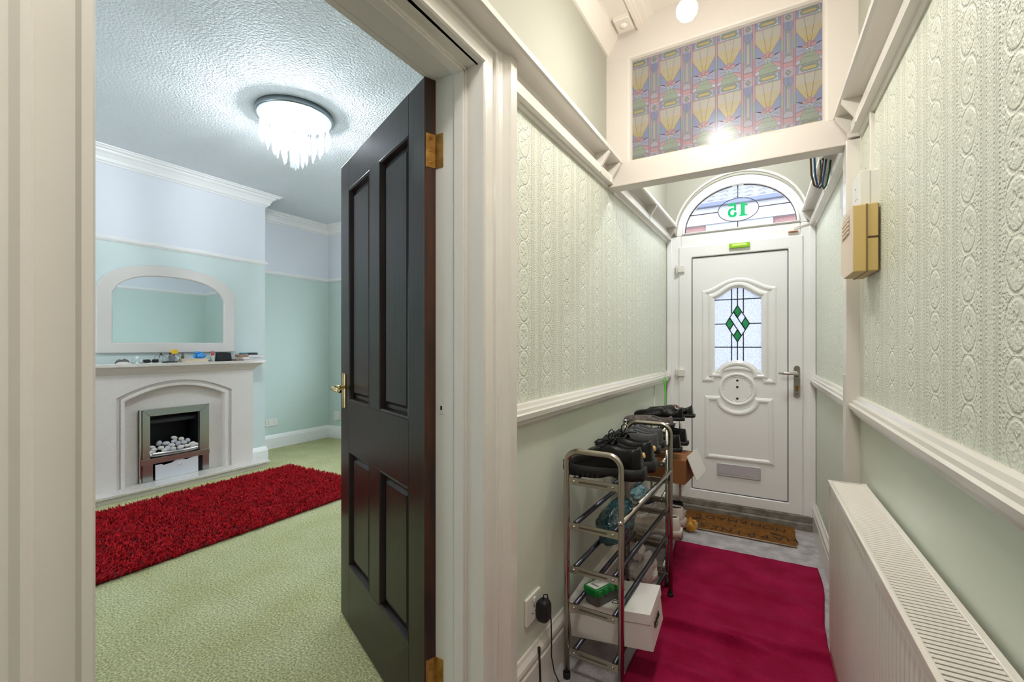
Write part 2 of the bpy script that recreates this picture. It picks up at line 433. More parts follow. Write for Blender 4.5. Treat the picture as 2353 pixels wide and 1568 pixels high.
# --- floors and ceilings
g = G(); g.box(-.79, .62, YB, 3.6, -.06, 0); struct(g, 'floor_hall', MT['carpet_g'], 'worn grey carpet of the hall')
g = G(); g.box(-5.2, -.79, -.75, 3.95, -.06, 0); struct(g, 'floor_living_room', MT['carpet'], 'olive green carpet of the living room')
g = G(); g.box(-.79, .62, YB, 3.62, ZC, ZC+.1); struct(g, 'ceiling_hall', MT['ceil_hall'], 'cream painted hall ceiling')
g = G(); g.box(-5.2, -.79, -.75, 3.95, ZC, ZC+.1); struct(g, 'ceiling_living_room', MT['artex'], 'stippled white living room ceiling')

# --- living room walls
PR = 2.035
def two_tone(name, boxes, label, lower='mint'):
    g = G()
    for (x0, x1, y0, y1, z0, z1) in boxes:
        if z0 < PR: g.cm = 0; g.box(x0, x1, y0, y1, z0, min(z1, PR))
        if z1 > PR: g.cm = 1; g.box(x0, x1, y0, y1, max(z0, PR), z1)
    struct(g, name, [MT[lower], MT['roomw']], label)
XA, XB, YR = -5.0, -4.5, 3.84        # alcove wall, chimney breast face, front wall of the room
BY0, BY1 = 1.08, 2.697
two_tone('wall_alcove', [(XA-.15, XA, -.75, YR, 0, ZC)], 'mint wall at the back of the alcove')
two_tone('wall_chimney_breast', [(XA, XB-.2, BY0, BY1, 0, ZC), (XB-.2, XB, BY0, 1.684, 0, ZC), (XB-.2, XB, 2.069, BY1, 0, ZC), (XB-.2, XB, 1.684, 2.069, .606, ZC), (XB-.2, XB, 1.684, 2.069, 0, .062)], 'mint papered chimney breast with white upper part', 'mintp')
WX0, WX1, WZ0, WZ1 = -4.25, -1.75, .75, 1.95
two_tone('wall_living_room_front', [(XA-.15, WX0, YR, YR+.16, 0, ZC), (WX1, -.72, YR, YR+.16, 0, ZC), (WX0, WX1, YR, YR+.16, 0, WZ0), (WX0, WX1, YR, YR+.16, WZ1, ZC)], 'mint front wall of the living room')
two_tone('wall_living_room_back', [(XA-.15, -4.4, -.75, -.6, 0, ZC), (-2.9, -.72, -.75, -.6, 0, ZC), (-4.4, -2.9, -.75, -.6, 0, .35), (-4.4, -2.9, -.75, -.6, 2.0, ZC)], 'mint rear wall of the living room')

# --- cornice, picture rail, baseboards of the living room
PER = [(X_ROOM, -.6), (X_ROOM, YR), (XA, YR), (XA, BY1), (XB, BY1), (XB, BY0), (XA, BY0), (XA, -.6)]
g = G()
g.sweep([(x, y, 0) for x, y in PER], [(0, 2.605), (.012, 2.605), (.016, 2.617), (.03, 2.622), (.036, 2.645), (.052, 2.672), (.07, 2.684), (.074, 2.698), (.098, 2.700), (.104, 2.711), (.118, 2.713), (.12, 2.72), (0, 2.72)], closed=True)
struct(g, 'trim_1', MT['trimw'], 'white moulded cornice of the living room')
g = G()
g.sweep([(x, y, 0) for x, y in PER], [(0, 2.008), (.006, 2.008), (.012, 2.016), (.020, 2.022), (.022, 2.036), (.014, 2.044), (.008, 2.052), (0, 2.052)], closed=True)
struct(g, 'trim_2', MT['trimw'], 'white picture rail of the living room')
BB = [(0, 0), (.020, 0), (.020, .118), (.016, .124), (.014, .134), (.008, .148), (.004, .156), (0, .156)]
g = G(); g.sweep([(X_ROOM, 1.21, 0), (X_ROOM, YR, 0), (XA, YR, 0), (XA, BY1, 0), (XB, BY1, 0), (XB, 2.50, 0)], BB)
struct(g, 'baseboard_alcove', MT['trimw'], 'white skirting board of the alcove')
g = G(); g.sweep([(XB, 1.24, 0), (XB, BY0, 0), (XA, BY0, 0), (XA, -.6, 0), (X_ROOM, -.6, 0), (X_ROOM, .04, 0)], BB)
struct(g, 'baseboard_living_room', MT['trimw'], 'white skirting board behind the door jamb')

# --- unseen window added to light the living room, behind the open door
wr = thing('fill_window_1', 'unseen white framed window added to light the living room', None, (-3.0, YR, WZ0)); wr['kind'] = 'structure'
g = G()
for x0, x1, z0, z1 in ((WX0, WX1, WZ0, WZ0+.06), (WX0, WX1, WZ1-.06, WZ1), (WX0, WX0+.06, WZ0, WZ1), (WX1-.06, WX1, WZ0, WZ1), (-3.03, -2.97, WZ0, WZ1)):
    g.box(x0, x1, YR+.03, YR+.09, z0, z1)
g.build('window_frame', MT['upvc'], wr, .004)
PANE = glass_mat('clear_glass', (1, 1, 1), .07)
for x0, x1 in ((WX0+.06, -3.03), (-2.97, WX1-.06)):
    g = G(); g.box(x0-.002, x1+.002, YR+.055, YR+.062, WZ0+.055, WZ1-.055); g.build('pane', PANE, wr)
g = G(); g.box(WX0-.06, WX1+.06, YR-.10, YR+.04, WZ0-.03, WZ0); g.build('window_sill', MT['trimw'], wr, .006)

wb4 = thing('fill_window_4', 'unseen rear window added as living room fill light', None, (-3.65, -.6, .35)); wb4['kind'] = 'structure'  # window added out of view so daylight fills the living room
for x0, x1, z0, z1 in ((-4.4, -2.9, .35, .41), (-4.4, -2.9, 1.94, 2.0), (-4.4, -4.34, .41, 1.94), (-2.96, -2.9, .41, 1.94), (-3.68, -3.62, .41, 1.94)):
    g = G(); g.box(x0, x1, -.72, -.66, z0, z1); g.build('frame_bar', MT['upvc'], wb4, .004)
for x0, x1 in ((-4.34, -3.68), (-3.62, -2.96)):
    g = G(); g.box(x0-.002, x1+.002, -.694, -.688, .408, 1.942); g.build('pane', PANE, wb4)
# --- hall skirting, dado rails, plate rails
def lpath(y0, y1, off=0): return [(LX(y1, off), y1, 0), (LX(y0, off), y0, 0)]        # travelling -y: hall on the left
def rpath(y0, y1, off=0): return [(RX(y0, off), y0, 0), (RX(y1, off), y1, 0)]        # travelling +y: hall on the left
SK = [(0, 0), (.022, 0), (.022, .115), (.017, .122), (.017, .132), (.022, .138), (.020, .150), (.010, .162), (.006, .172), (0, .172)]
DP = [(0, .922), (.008, .922), (.012, .930), (.022, .934), (.024, .948), (.034, .952), (.036, .968), (.028, .972), (.026, .982), (.018, .986), (.014, .996), (.006, 1.000), (0, 1.000)]
g = G(); g.sweep(lpath(1.184, 3.45), SK); g.sweep(lpath(YB, .05), SK); struct(g, 'baseboard_left', MT['gloss'], 'white moulded skirting below the shoe racks')
g = G(); g.sweep(rpath(YB, 3.45), SK); struct(g, 'baseboard_right', MT['gloss'], 'white moulded skirting behind the radiator')
g = G(); g.sweep(lpath(1.184, 3.45), DP); g.sweep(lpath(YB, .05), DP); struct(g, 'trim_3', MT['gloss'], 'white dado rail above the shoe racks')
g = G(); g.sweep(rpath(YB, YT-.055), DP); struct(g, 'trim_4', MT['gloss'], 'white dado rail above the radiator')
g = G(); g.sweep(rpath(YT+.03, 3.45), DP); struct(g, 'trim_5', MT['gloss'], 'white dado rail beside the front door')
LOW = [(0, 1.945), (.010, 1.945), (.012, 1.958), (.034, 1.960), (.034, 1.995), (.012, 1.997), (.010, 2.052), (0, 2.052)]
SHF = [(0, 2.048), (.070, 2.048), (.078, 2.052), (.078, 2.070), (.070, 2.074), (0, 2.074)]
def bracket(g, side, y):
    for k, (a, z0, z1) in enumerate(((.034, 1.960, 1.998), (.060, 2.02, 2.05))): pass
    prof = [(0, 1.962), (.036, 1.962), (.038, 1.985), (.074, 2.04), (.074, 2.05), (0, 2.05)]
    if side == 'l': g.prism(prof, (LX(y), y-.009, 0), (1, 0, 0), (0, 0, 1), -.018)
    else: g.prism([(-a, z) for a, z in prof], (RX(y), y-.009, 0), (1, 0, 0), (0, 0, 1), -.018)
g = G(); g.sweep(lpath(1.184, YT-.03), LOW); g.sweep(lpath(-.6, YT-.03), SHF)
for y in (1.93, 2.085): bracket(g, 'l', y)
struct(g, 'trim_6', MT['gloss'], 'white plate rail running over the door to the transom')
g = G(); g.sweep(lpath(YT+.05, 3.45), LOW); g.sweep(lpath(YT+.05, 3.45), SHF)
for y in (2.82, 3.43): bracket(g, 'l', y)
struct(g, 'trim_7', MT['gloss'], 'white plate rail between transom and front door on the shoe rack side')
g = G(); g.sweep(rpath(-.6, YT-.10), LOW); g.sweep(rpath(-.6, YT-.03), SHF)
for y in (1.95, 2.085): bracket(g, 'r', y)
struct(g, 'trim_8', MT['gloss'], 'white plate rail above the alarm panel')
g = G(); g.sweep(rpath(YT+.05, 3.45), LOW); g.sweep(rpath(YT+.05, 3.45), SHF)
for y in (2.75, 3.43): bracket(g, 'r', y)
struct(g, 'trim_9', MT['gloss'], 'white plate rail between transom and front door beside the cables')
# hall cornice with blocks
CP = [(0, 2.585), (.010, 2.585), (.030, 2.615), (.055, 2.655), (.060, 2.672), (.150, 2.672), (.152, 2.658), (.166, 2.658), (.168, 2.672), (.176, 2.672), (.178, 2.688), (.200, 2.690), (.204, 2.705), (.225, 2.708), (.225, 2.722), (0, 2.722)]
g = G(); g.sweep(lpath(-.6, YT-.02), CP); struct(g, 'trim_10', MT['ceil_hall'], 'cream moulded cornice on the door side of the hall')
g = G(); g.sweep(rpath(-.6, YT-.02), CP); struct(g, 'trim_11', MT['ceil_hall'], 'cream moulded cornice above the radiator wall')
for o_, (side, y) in enumerate([('l', 2.03), ('l', 1.80), ('l', 1.57)]):
    t = thing('cornice_block', ('plaster block with a boss on the cornice, next to the transom', 'plaster block with a boss, second along the cornice from the transom', 'plaster block with a boss, third along the cornice from the transom')[o_], 'moulding', ((LX(y, .11) if side == 'l' else RX(y, .11)), y, 2.64), group='plaster blocks on the hall cornice')
    cx = LX(y, .107) if side == 'l' else RX(y, .107)
    g = G(); g.box(cx-.036, cx+.036, y-.045, y+.045, 2.652, 2.675); g.build('block', MT['ceil_hall'], t, .004)
    g = G(); g.lathe([(0, -.012), (.010, -.010), (.016, -.003), (.018, .002)], (cx, y, 2.652), n=16); g.build('boss', MT['ceil_hall'], t)

# --- post left from the old inner door frame (right hand side)
g = G(); g.box(.236, RX(YT, -.004), YT-.055, YT+.035, 0, 1.955)
struct(g, 'trim_12', MT['gloss'], 'white timber post under the transom beside the radiator', .003)
g = G(); g.box(RX(1.86, .012), RX(1.86, -.004), 1.845, 1.862, 1.56, 1.95); struct(g, 'trim_13', MT['gloss'], 'thin white cable trunking above the alarm panel', .003)

# ------------------------------------------------------------------ doorway: lining, stop, architrave
g = G()
J1, J0, HZ = 1.037, .214, 1.974
def lin_box(x0, x1, d):    # d: projection into the opening
    g.box(x0, x1, J1-d, YO1+.005, 0, HZ+.01); g.box(x0, x1, YO0-.005, J0+d, 0, HZ+.01); g.box(x0, x1, YO0-.005, YO1+.005, HZ-d, ZO+.003)
xh = -.711
lin_box(-.868, xh, 0)
lin_box(-.790, -.757, .012); lin_box(-.797, -.752, .006)
lng = struct(g, 'trim_14', MT['gloss'], 'white door lining with stop bead', .002)
g = G(); g.box(-.852, -.838, J1-.0012, J1+.001, .985, 1.03); g.build('keep_plate', MT['gloss'], lng); g = G(); g.box(-.848, -.841, J1-.0018, J1, .996, 1.008); g.build('keep_hole', MT['blackm'], lng)
AP = [(0, -.01), (0, .013), (.004, .018), (.014, .018), (.018, .013), (.052, .012), (.056, .019), (.064, .021), (.072, .018), (.088, .021), (.104, .030), (.112, .036), (.147, .036), (.147, -.01)]
nrm = V((math.cos(LA), -math.sin(LA), 0))
pth = [(LX(J0), J0, 0), (LX(J0), J0, HZ), (LX(J1), J1, HZ), (LX(J1), J1, 0)]
# travelling up the near jamb, across, and down the far jamb: outside of the opening must be left of travel as seen along the normal
g = G(); g.sweep(pth, [(-a, b) for a, b in AP] if nrm.cross(V((0, 0, 1))).y > 0 else AP, nrm)
struct(g, 'trim_15', MT['gloss'], 'white moulded architrave round the living room doorway')
g = G(); g.sweep([(X_ROOM, J1, 0), (X_ROOM, J1, HZ), (X_ROOM, J0, HZ), (X_ROOM, J0, 0)], [(0, 0), (0, .018), (.07, .022), (.07, 0)] , (-1, 0, 0))
struct(g, 'trim_16', MT['gloss'], 'white architrave on the living room side')

# ------------------------------------------------------------------ dark panelled door (open into the room)
DW, DT, DH = .840, .039, 1.968
hx, hy_ = -.883, 1.005
door = thing('door_1', 'dark stained four panel wooden door standing open', None, (hx, hy_, .006), math.atan2(.33, -.771), local=True); door['kind'] = 'structure'
# local: x from hinge corner to free edge, +y = visible hall face side? (face at y=0, thickness towards -y)
def dbox(x0, x1, z0, z1, y0=0., y1=-DT):
    g = G(); g.box(x0, x1, y0, y1, z0, z1); return g
stiles = [(0, .112), (DW-.112, DW)]; mull = (DW/2-.052, DW/2+.052)
rails = [(0, .245), (.735, .945), (DH-.125, DH)]
for a, b in stiles: dbox(a, b, 0, DH).build('stile', [MT['wood']], door, .002)
for z0, z1 in rails: dbox(.112, DW-.112, z0, z1).build('rail', MT['wood'], door, .001)
for z0, z1 in ((.245, .735), (.945, DH-.125)): dbox(mull[0], mull[1], z0, z1).build('muntin', MT['wood'], door, .001)
for x0, x1 in ((.112, mull[0]), (mull[1], DW-.112)):
    for z0, z1 in ((.245, .735), (.945, DH-.125)):
        g = G()
        for f_, sg in ((-.014, 1), (-DT+.014, -1)):
            # field: flat margin, bevel, raised centre on both faces
            rs = [(0, -.006*sg), (.028, -.006*sg), (.040, .004*sg)]
            L_ = [[(x0+d, f_+o, z0+d), (x1-d, f_+o, z0+d), (x1-d, f_+o, z1-d), (x0+d, f_+o, z1-d)] for d, o in rs]
            for A_, B_ in zip(L_[:-1], L_[1:]):
                for k in range(4): g.add([A_[k], A_[(k+1) % 4], B_[(k+1) % 4], B_[k]], [(0, 1, 2, 3)], False)
            g.add(L_[-1], [(0, 1, 2, 3)], False)
        p = g.build('panel', MT['wood'], door, fixn=True)
        g = G(); mp = [(0, -.018), (0, 0), (.004, .001), (.010, -.003), (.013, -.010), (.016, -.018)]
        g.sweep([(x0, 0, z0), (x0, 0, z1), (x1, 0, z1), (x1, 0, z0)], mp, (0, 1, 0), closed=True)
        g.sweep([(x0, -DT, z0), (x0, -DT, z1), (x1, -DT, z1), (x1, -DT, z0)], [(-a, b) for a, b in mp], (0, -1, 0), closed=True)
        mo = g.build('panel_moulding', MT['wood'], p); mo.matrix_parent_inverse = M.Identity(4)
g = G(); g.box(-.0015, .002, .0005, -DT-.0005, 0, DH); g.build('hinge_edge', MT['wood_edge'], door)
for zc in (.205, 1.755):
    g = G(); g.box(-.0035, -.0005, -DT+.001, -.004, zc-.05, zc+.05)
    lf = g.build('hinge', MT['brass'], door, .0006, label='brass butt hinge')
    for dz in (-.035, 0, .035):
        g = G(); g.lathe([(0, .0012), (.0035, .001), (.0042, 0)], (-.0035, -DT/2+.002, zc+dz), eul(0, -PI/2, 0), 10); g.build('screw', MT['brass'], lf)
    g = G()
    for k in range(5): g.cyl((-.004, -DT-.004, zc-.05+k*.02+.0006), (-.004, -DT-.004, zc-.05+(k+1)*.02-.0006), .0052, 10)
    g.build('knuckle', MT['brass'], lf)
# lever handle on the free stile, both faces
for sg, y0 in ((1, 0.), (-1, -DT)):
    hp = G(); hp.prism(rrect(-.021, .021, -.075, .075, .006), (DW-.055, y0, .985), (1, 0, 0), (0, 0, 1), -.006*sg)
    pl = hp.build('handle_plate', MT['brassb'], door, .0015, label='brass lever handle on a plate')
    g = G(); g.cyl((DW-.055, y0, 1.0), (DW-.055, y0+.042*sg, 1.0), .009, 12)
    g.tube([(DW-.055, y0+.040*sg, 1.0), (DW-.060, y0+.052*sg, 1.0), (DW-.075, y0+.056*sg, .999), (DW-.12, y0+.054*sg, .995), (DW-.16, y0+.050*sg, .992)], [.009, .0095, .009, .008, .0075], 10)
    g.build('lever', MT['brassb'], pl)
    for dz in (-.062, .062):
        g = G(); g.lathe([(0, .0012), (.003, .001), (.0036, 0)], (DW-.055, y0+.006*sg, .985+dz), eul(-PI/2*sg, 0, 0), 8); g.build('screw', MT['brass'], pl)
# hinge leaves left on the lining
for k, zc in enumerate((.211, 1.761)):
    g = G(); g.box(-.866, -.838, J1-.0025, J1+.001, zc-.05, zc+.05)
    o = struct(g, 'trim_%d' % (17+k), MT['brass'], ('upper' if k else 'lower')+' brass hinge leaf on the white door lining', .0005)

# ================================================================== FRONT DOOR
fd = thing('door_2', 'white upvc front door with leaded glass panel and letterplate', None, (ACX, YF, 0)); fd['kind'] = 'structure'
FX0, FX1 = -.681, .236
LX0, LX1, LZ0, LZ1 = -.596, .167, .085, 1.905       # leaf
PX0, PX1, PZ0, PZ1 = -.509, .087, .155, 1.822       # inner panel
YD = YF-.012                                         # leaf face
g = G()
g.box(FX0, LX0+.012, YF, YF+.07, 0, AZ); g.box(LX1-.012, FX1, YF, YF+.07, 0, AZ); g.box(LX0+.0121, LX1-.0121, YF, YF+.07, LZ1-.012, AZ-.0001)
g.build('outer_frame', MT['upvc'], fd, .006)
g = G(); g.box(FX0+.01, FX1-.01, YF-.045, YF+.07, 0, .045); g.box(FX0+.02, FX1-.02, YF-.02, YF+.07, .045, .085)
g.build('threshold', mat('dirty_grey_sill', (150, 144, 134), .6, var=(18, (108, 102, 94), 5)), fd, .004)
g = G()
for x0, x1 in ((FX0+.0, FX0+.032), (FX1-.032, FX1)): g.box(x0, x1, YF-.012, YF+.01, 0, AZ)
g.build('cover_strip', MT['upvc'], fd, .003)
def rect_path(x0, x1, z0, z1, y): return [(x0, y, z0), (x0, y, z1), (x1, y, z1), (x1, y, z0)]
INN = (0, -1, 0)   # faces the hall; left of travel for this path order is -x on the first leg
g = G(); g.ring([(LX0, LZ0), (LX1, LZ0), (LX1, LZ1), (LX0, LZ1)], [(PX0, PZ0), (PX1, PZ0), (PX1, PZ1), (PX0, PZ1)], (0, YF+.05, 0), (1, 0, 0), (0, 0, 1), .05+.012)
g.build('sash_frame', MT['upvc'], fd, .007, 3)
g = G(); g.ring([(PX0-.001, PZ0-.001), (PX1+.001, PZ0-.001), (PX1+.001, PZ1+.001), (PX0-.001, PZ1+.001)], [(PX0+.005, PZ0+.005), (PX1-.005, PZ0+.005), (PX1-.005, PZ1-.005), (PX0+.005, PZ1-.005)], (0, YF+.03, 0), (1, 0, 0), (0, 0, 1), .03+.004)
g.build('gasket', MT['upvc_gap'], fd)
# glazed opening outline (counter-clockwise seen from the hall)
GX0, GX1, GC = -.368, -.057, -.2125
def shoulder(x0, x1, zs, za):      # top edge from right to left
    w = (x1-x0)/2; c = (x0+x1)/2; P_ = []
    for i in range(17):
        u = 1-2*i/16.
        au = abs(u)
        P_.append((c+u*w, za-(za-zs)*(.5-.5*math.cos(PI*min(1, au**1.15)))))
    return P_
def bump_bottom(x0, x1, zb, za, r):   # bottom edge left to right with a round rise
    c = (x0+x1)/2
    P_ = [(x0, zb)]
    for i in range(13):
        a = PI-PI*i/12.; P_.append((c+r*math.cos(a), zb+(za-zb)*math.sin(a)))
    return P_+[(x1, zb)]
def glass_outline(d=0):
    return bump_bottom(GX0-d, GX1+d, .990-d, 1.066-d*.3, .118-d*.6)+shoulder(GX0-d, GX1+d, 1.522+d, 1.598+d)
go = glass_outline(0)
# door slab with the hole: ring outline matched point by point to the glass outline
def outer_for(P_):
    out = []
    for x, z in P_:
        dx = (x-GC)/(PX1-PX0)*2; dz = (z-1.29)/.55
        m_ = max(abs(dx*1.9), abs(dz), 1e-6)
        out.append((x, z))
    return out
g = G()
n = len(go)
cz = 1.29
def boxhit(x, z):
    dx = x-GC; dz = z-cz; t = 1e9
    if dx > 1e-9: t = min(t, (PX1-.005-GC)/dx)
    if dx < -1e-9: t = min(t, (PX0+.005-GC)/dx)
    if dz > 1e-9: t = min(t, (PZ1-.005-cz)/dz)
    if dz < -1e-9: t = min(t, (PZ0+.005-cz)/dz)
    return (GC+dx*t, cz+dz*t)
def holed(rect, hole, y0, y1, g):
    """flat panel with a hole: front face at y0, back at y1, reveal round the hole"""
    bm = bmesh.new(); edges = []
    for loop in (rect, hole):
        vs = [bm.verts.new((x, y0, z)) for x, z in loop]
        edges += [bm.edges.new((vs[i-1], vs[i])) for i in range(len(vs))]
    bmesh.ops.triangle_fill(bm, edges=edges, use_beauty=True)
    bm.verts.index_update(); P_ = [tuple(v.co) for v in bm.verts]; F_ = [tuple(v.index for v in f.verts) for f in bm.faces]; bm.free()
    g.add(P_, F_, False); g.add([(x, y1, z) for x, y, z in P_], [f[::-1] for f in F_], False)
    m_ = len(hole); g.add([(x, y0, z) for x, z in hole]+[(x, y1, z) for x, z in hole], [(k, (k+1) % m_, m_+(k+1) % m_, m_+k) for k in range(m_)], False)
holed([(PX0+.004, PZ0+.004), (PX1-.004, PZ0+.004), (PX1-.004, PZ1-.004), (PX0+.004, PZ1-.004)], go, YF, YF+.03, g)
slab = g.build('door_panel', MT['upvc'], fd)
def mould(path2, prof, name='moulding', closed=True, par=None):
    g = G(); g.sweep([(x, YF, z) for x, z in path2], prof, (0, -1, 0), closed=closed); return g.build(name, MT['upvc'], par or fd)
RP = [(-.020, 0), (-.016, .006), (-.006, .012), (.006, .012), (.014, .007), (.020, .004), (.026, 0)]
mould(glass_outline(.012), [(a*.9, b) for a, b in RP], 'glazing_moulding', par=slab)
OUT = bump_bottom(-.425, .004, .945, 1.03, .165)+shoulder(-.425, .004, 1.566, 1.640)
mould(OUT, [(a*.8, b*.7) for a, b in RP], 'outer_moulding', par=slab)
# round medallion and lower panel
circ = [(-.214+.106*math.cos(2*PI*k/40), .885+.103*math.sin(2*PI*k/40)) for k in range(40)]
mould(circ, [(-.012, 0), (-.008, .007), (0, .009), (.008, .006), (.012, 0)], 'medallion_ring', par=slab)
g = G()
for k in range(44):
    a = 2*PI*k/44; g.ell((-.214+.088*math.cos(a), YF-.001, .885+.086*math.sin(a)), (.005, .004, .005), None, 6, 4)
g.build('medallion_beads', MT['upvc'], slab)
low = [(-.399, .810)]+[(-.330, .810)]+[(-.214+.116*math.cos(PI+PI*k/12), .81-.088*math.sin(PI*k/12)) for k in range(13)]+[(-.098, .810), (-.024, .810), (-.012, .402), (-.405, .402)]
low = [(-.405, .812), (-.335, .812)]+[(-.214+.121*math.cos(PI+PI*k/14), .812-.095*math.sin(PI*k/14)) for k in range(15)][1:-1]+[(-.093, .812), (-.018, .812), (-.010, .402), (-.405, .402)]
mould(low, [(a*.8, b*.75) for a, b in RP], 'lower_moulding', par=slab)
g = G()
for z in (.945, .900, .820): g.lathe([(0, .004), (.006, .003), (.008, 0)], (-.214, YF, z), eul(PI/2, 0, 0), 12)
g.build('black_stud', MT['blackm'], slab)
# obscured leaded glass
OBS = glass_mat('obscured_glass', (.66, .68, .74), .06, .05, .75, (95, .9))
g = G(); g.prism(go, (0, YF+.018, 0), (1, 0, 0), (0, 0, 1), .006); pane = g.build('pane', OBS, fd)
def strip(p, q, w=.0065, y=None):
    p = V((p[0], 0, p[1])); q = V((q[0], 0, q[1])); d = (q-p).normalized(); s_ = V((d.z, 0, -d.x))*w/2
    return [(v.x, v.z) for v in (p-s_, q-s_, q+s_, p+s_)]
g = G()
for a, b in (((GX0, 1.508), (GX1, 1.508)), ((GX0, 1.338), (-.287, 1.338)), ((-.140, 1.338), (GX1, 1.338)), ((GX0, 1.175), (GX1, 1.175)),
             ((-.250, 1.585), (-.250, 1.41)), ((-.250, 1.27), (-.250, 1.058)), ((-.2135, 1.595), (-.2135, 1.464)), ((-.2135, 1.212), (-.2135, 1.064)),
             ((-.177, 1.585), (-.177, 1.41)), ((-.177, 1.27), (-.177, 1.058)),
             ((-.2135, 1.464), (-.287, 1.338)), ((-.287, 1.338), (-.2135, 1.212)), ((-.2135, 1.212), (-.140, 1.338)), ((-.140, 1.338), (-.2135, 1.464)),
             ((-.2385, 1.421), (-.165, 1.296)), ((-.262, 1.38), (-.189, 1.255)), ((-.2135, 1.38), (-.2385, 1.421)), ((-.165, 1.38), (-.189, 1.338)), ((-.189, 1.421), (-.2135, 1.38)), ((-.2135, 1.296), (-.189, 1.255)), ((-.2135, 1.296), (-.2385, 1.255)), ((-.262, 1.38), (-.238, 1.338)), ((-.262, 1.296), (-.238, 1.338)), ((-.189, 1.338), (-.165, 1.296))):
    P_ = strip(a, b); g.prism(P_, (0, YF+.013, 0), (1, 0, 0), (0, 0, 1), .003)
g.build('lead_strips', MT['lead'], pane)
gm = emit = None
GREENG = glass_mat('green_glass', (.03, .50, .22), .05, .05, .6)
for cx_, cz_ in ((-.2135, 1.422), (-.2135, 1.254), (-.2625, 1.338), (-.1645, 1.338)):
    g = G(); g.prism([(cx_, cz_-.041), (cx_+.0245, cz_), (cx_, cz_+.041), (cx_-.0245, cz_)], (0, YF+.0165, 0), (1, 0, 0), (0, 0, 1), .003)
    g.build('green_diamond', GREENG, pane, label='green glass diamond')
# letterplate
g = G(); g.ring(rrect(-.342, -.072, .276, .360, .004, 2), rrect(-.330, -.084, .288, .348, .003, 2), (0, YF+.002, 0), (1, 0, 0), (0, 0, 1), .011)
lp = g.build('letterplate', MT['alu'], fd, .001, label='brushed steel letterplate')
g = G(); g.prism([(0, 0), (.050, 0), (.058, .004), (.058, .007), (0, .009)], (-.330, YF-.001, .290), (0, 0, 1), (0, -1, 0), .246); g.build('letter_flap', MT['alu'], lp, .001)
# handle
g = G(); g.prism([(x, z) for x, z in rrect(-.018, .018, -.105, .105, .0179, 8)], (.133, YD, .952), (1, 0, 0), (0, 0, 1), .009)
hp = g.build('handle_plate', MT['chrome'], fd, .002, label='chrome lever handle on a long plate')
g = G(); g.cyl((.133, YD-.006, 1.006), (.133, YD-.045, 1.006), .010, 14)
g.tube([(.133, YD-.044, 1.006), (.128, YD-.052, 1.006), (.115, YD-.054, 1.006), (.07, YD-.053, 1.006), (.030, YD-.050, 1.006)], [.010, .0105, .010, .0095, .008], 12); g.build('lever', MT['chrome'], hp)
g = G(); g.prism(arc(0, .012, .010, .010, -.3, PI+.3, 10)+[(-.0055, -.016), (.0055, -.016)], (.133, YD-.008, .905), (1, 0, 0), (0, 0, 1), .004); g.build('lock_cylinder', MT['brass'], hp)
for z in (.985, .872):
    g = G(); g.lathe([(0, .002), (.003, .0018), (.004, 0)], (.133, YD-.0095, z), eul(PI/2, 0, 0), 10); g.build('screw', MT['blackm'], hp)
# hinges
for z in (1.744, .988, .20):
    g = G(); g.box(LX0-.004, LX0+.040, YD-.016, YD+.002, z-.024, z+.024); h_ = g.build('hinge', MT['plwhite'], fd, .003)
    g = G(); g.cyl((LX0-.012, YD-.012, z-.030), (LX0-.012, YD-.012, z+.030), .007, 12); g.box(LX0-.03, LX0-.008, YF-.008, YF+.002, z-.024, z-.008); g.box(LX0-.03, LX0-.008, YF-.008, YF+.002, z+.008, z+.024); g.build('hinge_knuckle', MT['plwhite'], h_, .001)

# ------------------------------------------------------------------ arched fanlight
fl = thing('window_2', 'arched fanlight with number fifteen over the front door', None, (ACX, YF, AZ)); fl['kind'] = 'structure'
IRX, IRZ, IZ = .350, .302, 1.999
def half(rx, rz, zb, n=30): return [(ACX+rx*math.cos(PI*i/n), zb+rz*math.sin(PI*i/n)) for i in range(n+1)]
g = G(); 
O_ = half(ARX+.004, ARZ+.004, AZ+.0002); I_ = half(IRX, IRZ, IZ)
g.ring(O_, I_, (0, YF+.06, 0), (1, 0, 0), (0, 0, 1), .06); g.build('arch_frame', MT['upvc'], fl, .004)
g = G(); g.ring(half(IRX+.012, IRZ+.012, IZ-.003), half(IRX-.004, IRZ-.004, IZ+.003), (0, YF+.04, 0), (1, 0, 0), (0, 0, 1), .052); g.build('glazing_bead', MT['upvc'], fl, .003)
g = G(); g.ring(half(IRX-.002, IRZ-.002, IZ+.002), half(IRX-.007, IRZ-.007, IZ+.006), (0, YF+.03, 0), (1, 0, 0), (0, 0, 1), .025); g.build('seal', MT['blackm'], fl)
g = G(); g.prism(half(IRX, IRZ, IZ), (0, YF+.03, 0), (1, 0, 0), (0, 0, 1), .005); fpane = g.build('pane', PANE, fl)
g = G()
OC = (-.211, 2.133); ov = [(OC[0]+.129*math.cos(2*PI*k/36), OC[1]+.083*math.sin(2*PI*k/36)) for k in range(36)]
g.ring(ov, [(OC[0]+(x-OC[0])*.962, OC[1]+(z-OC[1])*.94) for x, z in ov], (0, YF+.025, 0), (1, 0, 0), (0, 0, 1), .003)
for a, b in (((-.2125, 2.30), (-.2125, 2.216)), ((-.2125, 2.05), (-.2125, 2.0)), ((OC[0]+.129, 2.133), (.10, 2.133)), ((OC[0]-.129, 2.133), (-.525, 2.133))):
    g.prism(strip(a, b, .006), (0, YF+.025, 0), (1, 0, 0), (0, 0, 1), .003)
g.build('lead_strips', MT['lead'], fpane)
